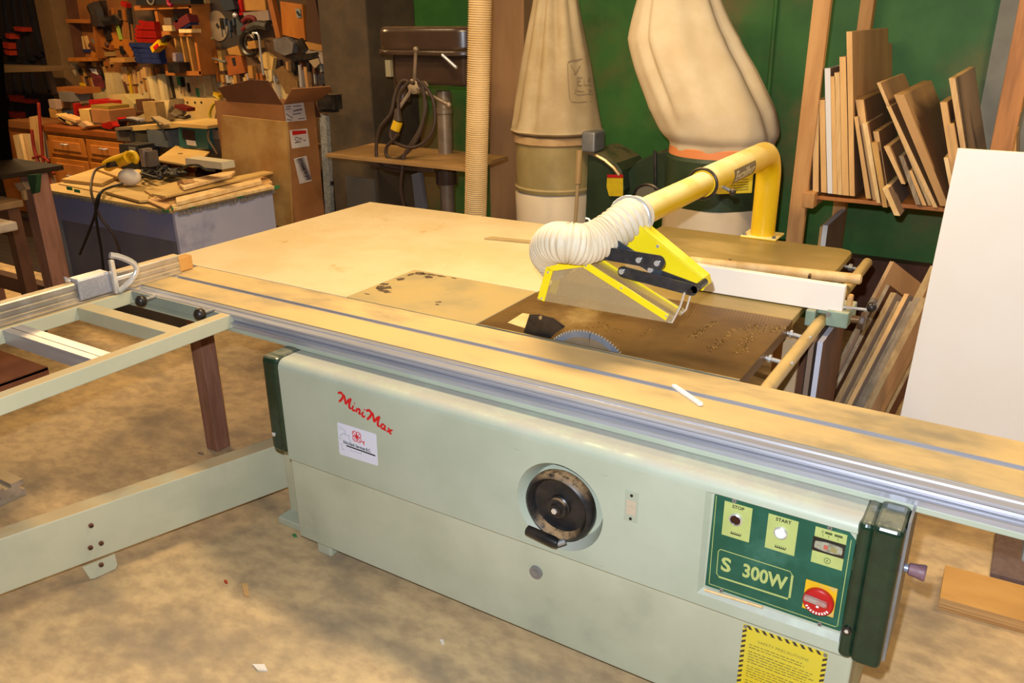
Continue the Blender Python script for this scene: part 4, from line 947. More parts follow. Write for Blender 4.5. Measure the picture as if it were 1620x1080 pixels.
# ================================================================== grey workbench and what lies on it
bz_=.80
bn=thing('work_bench','grey boxy workbench with frayed tape edge, heaped with offcuts','workbench',(-4.9,3.4,0))
bx0,bx1,by0,by1=-5.63,-4.235,3.04,3.80
MB().box(bx0-.03,bx1+.012,by0-.03,by1+.01,bz_-.018,bz_).build('bench_top',plyb,bn,bevel=.002)
MB().box(bx0,bx1,by0,by0+.03,bz_-.20,bz_-.018).build('apron',M('blue_grey_apron','#6c7190','#7d7a84',1.6,rough=.6),bn)
MB().box(bx0+.05,bx1,by0+.025,by0+.05,0.0,bz_-.19).build('front_panel',benchside,bn)
MB().box(bx0,bx0+.15,by0,by0+.06,0,bz_-.2).build('leg',M('tan_grey_leg','#6e655c',rough=.6),bn)
MB().box(bx1-.06,bx1-.02,by0,by0+.06,0,bz_-.2).build('leg',benchside,bn)
MB().box(bx1-.02,bx1+.001,by0-.001,by1,0,bz_-.018).build('side_panel',greyblue,bn)
MB().box(bx0,bx0+.02,by0,by1,0,bz_-.018).build('side_panel',benchside,bn)
mb=MB(); tr=random.Random(11)
for k in range(26):
    y=by0+.02+k*.029; mb.para((bx1+.0125,y,bz_-.016),(.004,0,0),(0,.026,0),(0,0,-.018-tr.random()*.014))
for k in range(30):
    x=bx0+.1+k*.042; mb.para((x,by0-.031,bz_-.014),(.038,0,0),(0,-.003,0),(0,0,-.008-tr.random()*.012))
mb.build('frayed_tape',M('frayed_tape','#6d655c','#857b6e',50,rough=.8),bn)
mb=MB()
for (u,v,w_) in ((437,296,9),(380,310,8),(303,326,8),(276,329,8)):
    p=P(u,v,x=bx1+.018); mb.para((bx1+.014,p.y-.02,p.z-.012),(.006,0,0),(0,.045,0),(0,0,.022))
for (u,v) in ((262,333),(110,298),(122,302)):
    p=P(u,v,y=by0-.034); mb.para((p.x-.03,by0-.036,p.z-.01),(.06,0,0),(0,.004,0),(0,0,.02))
mb.build('green_tape',greent,bn)
def slab(name,label,cat,pts,z,th,mt,group=None):
    q=[P(u,v,z=z+th) for u,v in pts]
    return tag(MB().quadbox(q,V(0,0,-th)).build(name,mt,bevel=.0015),label,cat,group)
BG='offcuts on the grey workbench'
slab('plywood_piece','light plywood sheet at the left front corner of the grey workbench','plywood',[(92,290),(160,280),(262,300),(250,322)],bz_,.008,plyb,BG)
slab('plywood_piece','thick square plywood piece under the black cord, left end of the bench','plywood',[(97,283),(150,266),(190,276),(160,290)],bz_+.010,.022,plyb,BG)
slab('plywood_piece','small offcut lying beneath the yellow power tool','plywood',[(150,266),(168,262),(206,270),(186,279)],bz_+.034,.016,plyb,BG)
slab('plywood_piece','round-cornered tan board at the front of the grey bench','plywood',[(165,302),(196,297),(236,308),(234,316),(220,317)],bz_+.009,.014,plyb,BG)
slab('plywood_piece','tan offcut at the bench corner nearest the saw','plywood',[(232,316),(246,310),(272,322),(262,330)],bz_+.008,.012,pine,BG)
slab('plywood_piece','tan sheet right of the white dust mask','plywood',[(228,300),(282,286),(300,292),(246,312)],bz_+.009,.016,plyb,BG)
slab('wood_strip','lowest pale strip along the right edge of the grey bench','strip',[(271,323),(424,290),(434,294),(274,329)],bz_+.001,.018,pine2,BG)
slab('wood_strip','pale square strip second from the bench edge','strip',[(278,312),(412,281),(414,286),(279,320)],bz_+.024,.022,pine2,BG)
slab('wood_strip','wide brown strip stacked under the flat board on the bench','strip',[(256,310),(420,276),(431,288),(268,322)],bz_+.008,.014,pine,BG)
slab('wood_strip','flat tan board with pointed end sticking out towards the carton','strip',[(240,306),(268,299),(438,266),(432,272),(262,310)],bz_+.05,.013,plyb,BG)
slab('wood_strip','pale grooved moulding lying on top of the strips','strip',[(280,288),(352,272),(372,270),(366,276),(290,296)],bz_+.07,.02,pine2,BG)
slab('tan_panel','tan panel with a round hole lying tilted across the back of the bench','panel',[(246,252),(278,230),(332,240),(306,262)],bz_+.09,.014,plyb,BG)
q=P(285,243,z=bz_+.105); tag(MB().cyl(q,q+V(0,0,.002),.018,n=16).build('wood_plug',darksteel),'dark round plug in the tan panel on the bench','plug')
W('white_box','flat white box beside the tan panel on the grey bench','box',[('box','poly',[(293,250),(350,257),(352,268),(294,262)],M('offwhite_box','#b9ab8c',rough=.6),.10)],y=3.55)
W('wood_block','small block end among the strips on the bench','block',[('b','poly',[(279,287),(288,286),(292,291),(283,293)],fir,.08)],y=3.35)
# yellow power tool
pt=thing('power_tool','yellow corded power tool lying on the grey workbench','power tool',P(195,262,z=bz_+.05))
py_=3.32
shape(MB(),'tube',([(170,262),(180,257),(196,252),(204,248)],17),py_,0).build('tool_body',yel,pt,smooth=60)
shape(MB(),'tube',([(200,252),(205,243),(212,243),(216,250),(214,256)],8),py_,0).build('handle',yel,pt,smooth=60)
shape(MB(),'poly',[(168,258),(174,256),(175,265),(168,266)],py_-.02,.06).build('nose',darksteel,pt)
dm=thing('dust_mask','white dust mask lying on the grey bench between the cords','mask',P(205,288,z=bz_+.02))
p=P(205,280,z=bz_+.07)
MB().ball(p,.078,(1.15,.8,.72),n=18).build('shell',maskw,dm,smooth=70)
MB().tube([P(222,272,z=bz_+.1),P(226,280,z=bz_+.05),P(223,288,z=bz_+.02)],.004,6).build('strap',M('mask_strap','#c9b060',rough=.7),dm)
def cord(name,label,pts,r,mt,cat='cord',grp=None):
    return tag(MB().tube(spline(pts,8),r,7).build('bench_cord' if name=='power_cord' else name,mt,smooth=60),label,cat,grp)  # power cords hanging at the workbench
fy=by0-.06
cord('power_cord','brown power cord curling from the yellow power tool down the bench front',[P(168,262,y=3.28),P(154,267,y=3.2),P(147,278,y=3.1),P(144,300,y=fy),P(150,322,y=fy-.02),P(160,345,y=fy),P(180,372,y=fy+.03),P(192,405,y=fy+.06)],.008,rubber)
cord('power_cord','black cord running from the dust mask over the bench edge',[P(195,290,y=3.2),P(175,296,y=3.12),P(160,304,y=fy-.01),P(154,325,y=fy-.02),P(146,352,y=fy),P(133,385,y=fy+.03),P(126,402,y=fy+.05)],.008,cordblk)
cord('power_cord','straight black cord hanging in the middle of the bench front',[P(163,302,y=3.1),P(156,308,y=fy-.02),P(151,330,y=fy-.03),P(154,360,y=fy),P(160,395,y=fy+.03),P(164,430,y=fy+.05)],.008,cordblk)
for k,(cu_,cv,lab) in enumerate(((240,276,'tangled black cord heap left of the tan panel on the bench'),(262,270,'black coiled lead in front of the tan panel'),(278,268,'black plug lead nearest the white box on the bench'))):
    q=random.Random(20+k); pts=[]
    for i in range(16): pts.append(P(cu_+q.uniform(-18,18),cv+q.uniform(-7,9),z=bz_+.02+q.uniform(0,.06)))
    cord('coiled_cord',lab,pts,.011,cordblk,grp='black leads on the bench')
cord('cable','thin dark cable arching in front of the white box',[P(285,270,y=3.4),P(297,262,y=3.38),P(312,261,y=3.38),P(326,268,y=3.4),P(340,270,y=3.45)],.008,cordblk)
# ================================================================== cardboard carton
cb=thing('cardboard_carton','tall open brown cardboard carton with three white labels','carton',(-4.6,4.15,0))
cx0,cx1,cy0,cy1,cz=-4.93,-4.265,4.0,4.29,1.305
mb=MB(); t_=.008
mb.box(cx0,cx1,cy0,cy0+t_,0,cz).box(cx0,cx1,cy1-t_,cy1,0,cz).box(cx0,cx0+t_,cy0+t_,cy1-t_,0,cz).box(cx1-t_,cx1,cy0+t_,cy1-t_,0,cz).box(cx0,cx1,cy0,cy1,0,.01)
mb.build('carton_body',cardb,cb)
def flapq(hinge,dirv,along,pts,mt):
    n_=Vector(dirv).cross(Vector(along)); q=[P(u,v,pl=(hinge,n_)) for u,v in pts]
    MB().quadbox(q,n_.normalized()*.006).build('flap',mt,cb)
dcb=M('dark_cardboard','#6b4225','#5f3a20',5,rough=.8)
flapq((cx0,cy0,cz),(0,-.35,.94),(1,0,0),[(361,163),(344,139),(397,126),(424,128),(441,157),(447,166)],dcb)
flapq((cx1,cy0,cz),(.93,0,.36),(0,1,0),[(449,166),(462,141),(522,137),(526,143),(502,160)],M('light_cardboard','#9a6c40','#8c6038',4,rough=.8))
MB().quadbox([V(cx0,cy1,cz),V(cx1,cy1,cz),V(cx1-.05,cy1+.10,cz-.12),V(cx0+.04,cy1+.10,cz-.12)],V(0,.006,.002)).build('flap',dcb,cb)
lw_=M('carton_label_white','#b9aaa0','#c7b9ae',10,rough=.6)
def clabel(pts,name,dec):
    o=MB().quadbox([P(u,v,x=cx1+.0012) for u,v in pts],V(-.001,0,0)).build(name,lw_,cb); 
    for nm,items,mt in dec:
        mb=MB()
        for it in items:
            if len(it)==4 and isinstance(it[0],tuple): mb.quadbox([P(u,v,x=cx1+.0018) for u,v in it],V(-.0005,0,0))
            else: mb.ribbon([P(u,v,x=cx1+.0016) for u,v in it],.006,(1,0,0),.0006)
        mb.build(nm,mt,o)
gi=M('label_print','#5d5050',rough=.7)
clabel([(449,165),(480,162),(485,190),(453,193)],'address_label',[('label_print',[[(452,169),(460,168)],[(464,168),(477,167)],[(452,173),(459,172)],[(464,176),(478,173)],[(465,175),(478,172)],[(453,180),(458,184),(464,187)],[(463,181),(476,179)],[(472,188),(482,187)],[(454,189),(462,190)]],gi)])
clabel([(458,206),(486,203),(490,231),(462,235)],'red_bar_label',[('red_bar',[((462,207),(484,206),(485,211),(463,214))],red),('label_print',[[(466,219),(470,224),(475,218)],[(475,218),(478,221)],[(467,217),(472,218)],[(480,222),(484,222)],[(466,226),(476,224)]],gi)])
clabel([(465,251),(485,246),(493,286),(474,291)],'speckled_label',[('label_print',[[(467+i*1.2,254+i*2.6),(472+i*1.2,251+i*2.6),(477+i*1.2,253+i*2.6),(482+i*1.0,249+i*2.6)] for i in range(13)],gi)])
W('stained_board','stained tan board leaning against the front of the cardboard carton','board',[('b','poly',[(350,182),(452,193),(462,360),(352,345)],stainply,.02)],y=3.985)
# ================================================================== drill press with wooden table
dp=thing('drill_press','dusty brown pillar drill press with wooden table and coiled cord','drill press',(-3.27,4.4,0))
dx=-3.262; dy=4.42
MB().cyl((dx,dy,.03),(dx,dy,1.40),.047,n=24).build('column',castgrey,dp,smooth=40)
MB().box(dx-.25,dx+.18,dy-.28,dy+.16,0,.045).build('base',drillp,dp,bevel=.01)
zb1=P(700,88,y=dy-.1).z; zt1=P(700,42,y=dy-.1).z
hx0=P(590,60,y=dy-.13).x; hx1=P(748,70,y=dy-.13).x
cap=[]
def stad(x0,x1,y0,y1,n=10):
    r_=(y1-y0)/2; out=[]
    for k in range(n+1): a=-PI/2+PI*k/n; out.append((x1-r_+r_*math.cos(a),(y0+y1)/2+r_*math.sin(a)))
    for k in range(n+1): a=PI/2+PI*k/n; out.append((x0+r_+r_*math.cos(a),(y0+y1)/2+r_*math.sin(a)))
    return out
MB().quadbox([(x,y,zb1+.02) for x,y in stad(hx0,hx1,dy-.16,dy+.16)],(0,0,zt1-zb1-.02)).build('belt_cover',drillp,dp,bevel=.03,seg=4,smooth=40)
MB().quadbox([(x,y,zb1) for x,y in stad(hx0-.015,hx1+.01,dy-.172,dy+.172)],(0,0,.03)).build('cover_lip',drillp,dp,bevel=.008,smooth=40)
MB().box(P(622,100,y=dy-.12).x,P(735,100,y=dy-.12).x,dy-.12,dy+.10,P(660,134,y=dy-.12).z,zb1).build('head',drillp,dp,bevel=.02)
MB().cyl((P(634,100,y=dy-.05).x,dy-.05,P(634,160,y=dy-.05).z),(P(634,100,y=dy-.05).x,dy-.05,zb1),.05,n=20).build('quill',drillp,dp,smooth=40)
MB().box(P(610,100,y=dy-.14).x,P(618,100,y=dy-.14).x,dy-.145,dy-.12,P(610,121,y=dy-.14).z,P(610,95,y=dy-.14).z).build('depth_plate',M('pale_plate','#8f8468',rough=.5),dp)
hc=P(652,137,y=dy-.24)
MB().lathe([(.02,0),(.045,.012),(.048,.04),(.03,.06),(.025,.13)],hc,(0,1,0),20).build('feed_hub',M('dusty_hub','#a08a68',rough=.5),dp,smooth=40)
for (u,v) in ((658,78),(628,176),(710,166)):
    e=P(u,v,y=dy-.27); MB().tube([hc+V(0,.02,0),e],.011,8).mat(0).ball(e,.018,n=8).build('feed_handle',castgrey,dp,smooth=50)
MB().tube([P(700,87,y=dy-.17),P(722,107,y=dy-.2)],.010,8).build('lever',chrome,dp,smooth=50)
MB().cyl(P(737,85,y=dy),P(737,135,y=dy),.085,n=20).build('motor',drillp,dp,smooth=40)
zt=P(640,250,y=dy).z
tz_=P(735,265,y=4.02).z
MB().quadbox([P(515,243,z=tz_),P(590,226,z=tz_),P(803,246,z=tz_),P(737,266,z=tz_)],(0,0,-.022)).build('wood_table',M('drill_table_ply','#a07a48','#8f6a3c',3,rough=.6),dp,bevel=.002)
MB().box(dx-.40,dx+.12,dy-.30,dy+.12,tz_-.075,tz_-.024).build('cast_table',drillp,dp,bevel=.01)
MB().cyl((dx,dy,tz_-.2),(dx,dy,tz_-.03),.07,n=20).build('table_collar',drillp,dp,smooth=40)
MB().lathe([(.047,0),(.054,.005),(.054,.03),(.047,.035)],(dx,dy,P(700,180,y=dy).z),n=24).build('column_ring',castgrey,dp,smooth=40)
MB().quadbox([P(651,276,y=4.3),P(664,272,y=4.3),P(673,330,y=4.3),P(657,330,y=4.3)],(0,.03,0)).build('grey_brace',M('brace_grey','#6c6a6a',rough=.5),dp)
MB().box(P(548,300,y=4.55).x,P(593,300,y=4.55).x,4.55,4.57,.35,P(570,281,y=4.55).z).build('belt_chart',M('dusty_card','#6f6656',rough=.8),dp)
def loop(pts,y,r=.011,name='power_cord'): return MB().tube(spline([P(u,v,y=y+dy_) for u,v,dy_ in pts],8),r,7).build(name,rubber,dp,smooth=60)
cy_=dy-.30
loop([(655,132,0),(637,128,.01),(625,150,0),(618,180,-.02),(600,205,-.03),(595,240,-.04),(603,262,-.05),(632,270,-.06),(640,262,-.06)],cy_)
loop([(660,125,0),(670,140,0),(671,180,-.01),(662,215,-.03),(645,240,-.04),(625,252,-.05),(612,246,-.05),(612,232,-.05),(622,222,-.05),(630,212,-.05)],cy_)
loop([(668,130,0),(684,155,0),(688,190,0),(678,218,-.02),(655,233,-.04),(630,228,-.04),(618,215,-.04),(624,190,-.02),(628,175,0)],cy_)
loop([(648,128,0),(632,150,0),(630,178,-.01)],cy_)
loop([(662,130,.01),(674,165,0),(664,205,-.02),(640,245,-.05),(636,270,-.07),(634,300,-.06),(640,330,-.03)],cy_)
pl0,pl1=P(630,192,y=cy_-.02),P(625,206,y=cy_-.03)
MB().cyl(pl0,pl1,.030,n=14).build('plug_sleeve',yel,dp,smooth=40)
MB().cyl(pl1,P(623,218,y=cy_-.03),.026,.018,n=14).build('plug_body',rubber,dp,smooth=40)
MB().cyl(P(629,172,y=cy_-.01),pl0,.018,.03,n=14).build('plug_cap',rubber,dp,smooth=40)
W('steel_tube','grey steel tube stand between the carton and the concrete pillar','stand',[('post','bar',(510,182,524,420,11),grime,.04),('clamp_head','box',(503,150,528,172),darksteel,.08),('clamp_bar','bar',(503,175,529,175,4),darksteel,.05),('screw','bar',(507,180,508,196,3),chrome,.03),('knob','bar',(512,292,524,290,5),darksteel,.03)],y=4.62)
# ================================================================== honey maple cabinet
hb=thing('drawer_cabinet','honey maple base cabinet with raised panel drawers under the tool wall','cabinet',(-7.1,4.5,0))
hx0_,hx1_,hy,hz=-7.72,-6.5,4.33,.95
MB().box(hx0_,hx1_,hy,4.95,0,hz-.05).build('body',honey,hb)
MB().box(hx0_-.03,hx1_+.03,hy-.03,4.97,hz-.05,hz).build('counter_top',M('counter_brown','#8a4a1c','#7a3e16',3,rough=.4),hb,bevel=.004)
def front(x0,x1,z0_,z1_,name):
    o=MB().box(x0,x1,hy-.02,hy,z0_,z1_).build(name,honey,hb,bevel=.006)
    MB().box(x0+.06,x1-.06,hy-.028,hy-.018,z0_+.045,z1_-.045).build('raised_panel',M('maple_panel','#b97332','#a8642a',3,rough=.4) if 'maple_panel' not in MATS else MATS['maple_panel'],o,bevel=.012)
    xc,zc=(x0+x1)/2,(z0_+z1_)/2+.02
    MB().tube([(xc-.04,hy-.03,zc),(xc-.03,hy-.055,zc),(xc+.03,hy-.055,zc),(xc+.04,hy-.03,zc)],.007,6).build('handle',chrome,o,smooth=50)
mid=(hx0_+hx1_)/2+.02
for x0,x1 in ((hx0_+.07,mid-.02),(mid+.02,hx1_-.04)):
    front(x0,x1,.70,.87,'drawer'); front(x0,x1,.34,.67,'drawer'); front(x0,x1,.05,.31,'drawer')
# ================================================================== things standing left of the cabinet
ht=thing('hand_truck','red tubular hand truck standing left of the maple cabinet','hand truck',P(90,350,y=4.3))
for nm,pts in (('frame_tube',[(61,163),(64,200),(70,262),(86,310),(98,348)]),('frame_tube',[(50,205),(54,235),(62,262),(70,300),(78,350)])):
    shape(MB(),'tube',(pts,4.5),4.28,0).build(nm,redtube,ht,smooth=50)
for pts in ([(52,250),(66,247),(78,256)],[(60,268),(72,262),(86,275)],[(64,302),(80,310),(94,305)],[(76,352),(98,350),(112,345),(104,325),(88,290)],[(76,352),(90,345),(110,341)]):
    shape(MB(),'tube',(pts,3.5),4.28,0).build('cross_tube',redtube,ht,smooth=50)
W('rolled_sack','tan rolled sack held in the red hand truck','sack',[('s','poly',[(66,265),(80,262),(86,300),(96,305),(90,330),(78,336),(70,300)],sandbag,.12)],y=4.42)
W('rolled_sheet','pale rolled sheet behind the tubes of the red hand truck','sheet',[('s','poly',[(54,212),(76,208),(80,250),(58,262)],M('pale_sheet','#a48a70',rough=.7),.05)],y=4.45)
W('tall_plank','pale upright plank left of the red hand truck','plank',[('s','poly',[(46,185),(57,183),(74,325),(60,325)],pine,.05)],y=4.38)
W('leaning_panel','pale panel leaning left of the upright plank','panel',[('s','poly',[(20,214),(30,212),(64,362),(52,362)],pine2,.03)],y=4.36)
W('leaning_panel','second pale panel between the first one and the upright plank','panel',[('s','poly',[(31,212),(46,212),(68,362),(58,362)],pine2,.03)],y=4.40)
W('wide_drawer_box','brown wooden case behind the leaning pale panels','case',[('body','box',(15,200,60,330),honeyd,.3),('rim','box',(14,195,61,201),M('case_rim','#8a5426',rough=.6),.32)],y=4.8)
# left bench with dark top
lz=1.0; lq=P(10,278,z=lz); lr=P(100,261,z=lz)
lb=thing('dark_bench','bench with dark board top and brown post leg at the left edge','bench',(lr.x-.4,2.7,0))
MB().box(lr.x-1.1,lr.x,lq.y,lr.y,lz-.03,lz).build('bench_top',M('dark_bench_top','#20160d','#2c1f13',3,rough=.7,spec=.1),lb,bevel=.003)
ll=P(62,300,x=lr.x-.06)
MB().box(lr.x-.14,lr.x-.03,ll.y-.06,ll.y+.06,0,lz-.03).build('leg',redwood,lb,bevel=.003)
MB().box(lr.x-1.0,lr.x-.9,ll.y-.06,ll.y+.06,0,lz-.03).build('leg',redwood,lb,bevel=.003)
MB().box(lr.x-.9,lr.x-.14,ll.y-.03,ll.y+.03,.55,.66).build('stretcher',dkwood,lb,bevel=.003)
MB().box(lr.x-.9,lr.x-.14,ll.y-.05,ll.y+.02,.14,.24).build('stretcher',dkwood,lb,bevel=.003)
W('green_cloth','dark green cloth hanging below the dark bench top','cloth',[('c','poly',[(42,277),(58,276),(56,305),(50,307)],M('dark_green_cloth','#1f3a1c','#2a4a24',9,rough=.9),.03)],y=ll.y-.058)
W('paint_brush','tan brush hanging left of the green cloth under the dark bench','brush',[('bristles','poly',[(22,290),(36,288),(42,300),(30,302)],sandbag,.04),('handle','bar',(34,300,37,316,5),pine,.03)],y=ll.y-.05)
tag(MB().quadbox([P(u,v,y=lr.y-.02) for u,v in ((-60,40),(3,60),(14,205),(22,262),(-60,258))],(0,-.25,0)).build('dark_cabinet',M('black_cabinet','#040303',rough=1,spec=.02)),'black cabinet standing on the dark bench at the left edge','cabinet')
# two low stands at the left edge
p=P(36,316,z=.84)
ls=thing('low_stand','low stand with a worn wooden top under the dark bench','stand',(p.x-.4,p.y-.2,0))
MB().box(p.x-.9,p.x,p.y-.55,p.y,.80,.84).build('stand_top',M('stand_top','#7a5a38','#8c6a44',4,rough=.6),ls,bevel=.004)
MB().box(p.x-.09,p.x-.02,p.y-.09,p.y-.02,0,.80).build('leg',dkwood,ls); MB().box(p.x-.8,p.x-.1,p.y-.07,p.y-.04,.62,.79).build('rail',dkwood,ls)
p=P(27,350,z=.90)
ls=thing('sawhorse','trestle with chipped pale top at the left edge','trestle',(p.x-.3,p.y-.2,0))
MB().box(p.x-.7,p.x,p.y-.42,p.y,.855,.90).build('trestle_top',M('chipped_pale_top','#a5927a','#7d6248',8,rough=.6),ls,bevel=.008)
q=P(10,400,x=p.x-.1)
MB().box(p.x-.20,p.x-.07,p.y-.36,p.y-.28,0,.855).build('leg',M('pale_leg','#a58e70',rough=.6),ls,bevel=.003)
# rusty trolley and aluminium bar near the floor
zr=.15; p=P(76,580,z=zr)
rtv=thing('rusty_trolley','rusty flat-topped trolley seen through the crosscut frame','trolley',(p.x-.4,p.y-.3,0))
MB().box(p.x-.9,p.x,p.y-.7,p.y,zr-.02,zr).box(p.x-.012,p.x,p.y-.7,p.y,zr-.045,zr).build('trolley_top',rustm,rtv,bevel=.004)
for yy in (p.y-.62,p.y-.1): MB().box(p.x-.12,p.x-.06,yy-.03,yy+.03,.0,zr-.02).build('leg',darksteel,rtv)
MB().box(p.x-.8,p.x-.1,p.y-.6,p.y-.08,.03,.12).build('under_box',darksteel,rtv)
p=P(36,757,z=.075)
ax_=MB(); ya,yb2=p.y-.13,p.y
pr=[(ya,.002),(ya,.03),(ya+.03,.03),(ya+.03,.05),(ya,.05),(ya,.072),(ya+.05,.072),(ya+.05,.06),(ya+.08,.06),(ya+.08,.075),(yb2,.075),(yb2,.05),(yb2-.02,.05),(yb2-.02,.03),(yb2,.03),(yb2,.002)]
extrude_x(ax_,pr,p.x-1.2,p.x); tag(ax_.build('aluminium_extrusion',alu2,recalc=True),'grooved aluminium extrusion end lying on the floor at the left edge','extrusion')
# ================================================================== tool wall
G='hand tools on the tool wall'
MB().box(P(78,60,y=5.2).x,P(103,60,y=5.2).x,5.12,5.3,0,2.9).build('trim_5',M('pale_end_board','#6f5230','#5f4628',3,rough=.7),bevel=.003)['kind']='structure'
WY=5.2998
# back boards: frosted white strip below the shelves
tag(MB().box(-8.4,-5.5,5.296,5.2995,P(260,200,y=5.27).z,P(260,117,y=5.27).z).build('splash_board',frost),'cream backing board behind the hanging tools over the bench','board')
# left dark rack with bar clamps
for i,(u0,v0,u1,v1,w_,lab) in enumerate(((60,-5,98,142,5,'black bar clamp rail nearest the pale end board'),(50,-5,86,142,4,'second black bar left of the pale end board'),(40,-5,76,142,5,'third black bar left of the pale end board'),(28,-5,60,200,4,'fourth black bar, behind the shelf end'),(16,-5,45,200,5,'fifth black bar left of the pale end board'),(2,-5,30,200,4,'black bar nearest the left edge of the photo'))):
    W('bar_clamp',lab,'clamp',[('bar','bar',(u0,v0,u1,v1,w_),darkbar,.03),('jaw','bar',(u0+12,70+6*i,u0+22,74+6*i,6),darkbar,.06)],y=5.298,group='bar clamps on the left')
for i,(u,v,w_,h_,lab) in enumerate(((28,46,12,6,'dull orange clamp handle highest in the dark rack'),(12,57,7,7,'small red clamp handle at the upper left'),(9,72,9,9,'orange clamp handle above the left wood shelf'),(11,83,8,7,'tan clamp handle just above the left wood shelf'),(21,156,13,9,'bright orange clamp handle below the left wood shelf'),(39,160,14,6,'brown orange clamp handle beside the bright one'),(20,182,11,9,'orange clamp handle lowest in the dark rack'),(70,17,10,6,'dim red handle near the pale end board'))):
    W('clamp_handle',lab,'clamp',[('grip','bar',(u-w_/2,v-1,u+w_/2,v+1,h_*.7),orangeh,.11),('spindle','bar',(u-w_,v-2,u+w_,v+2,2),darksteel,.04)],y=5.298,group='orange clamp handles')
W('wood_shelf','wood shelf with a post at the upper left','shelf',[('shelf_board','poly',[(-40,104),(72,107),(72,113),(-40,116)],M('dim_shelf_board','#6b5233',rough=.7),.3),('post','bar',(72,112,84,150,5),M('dim_post','#5d4530',rough=.7),.05)],y=5.0)
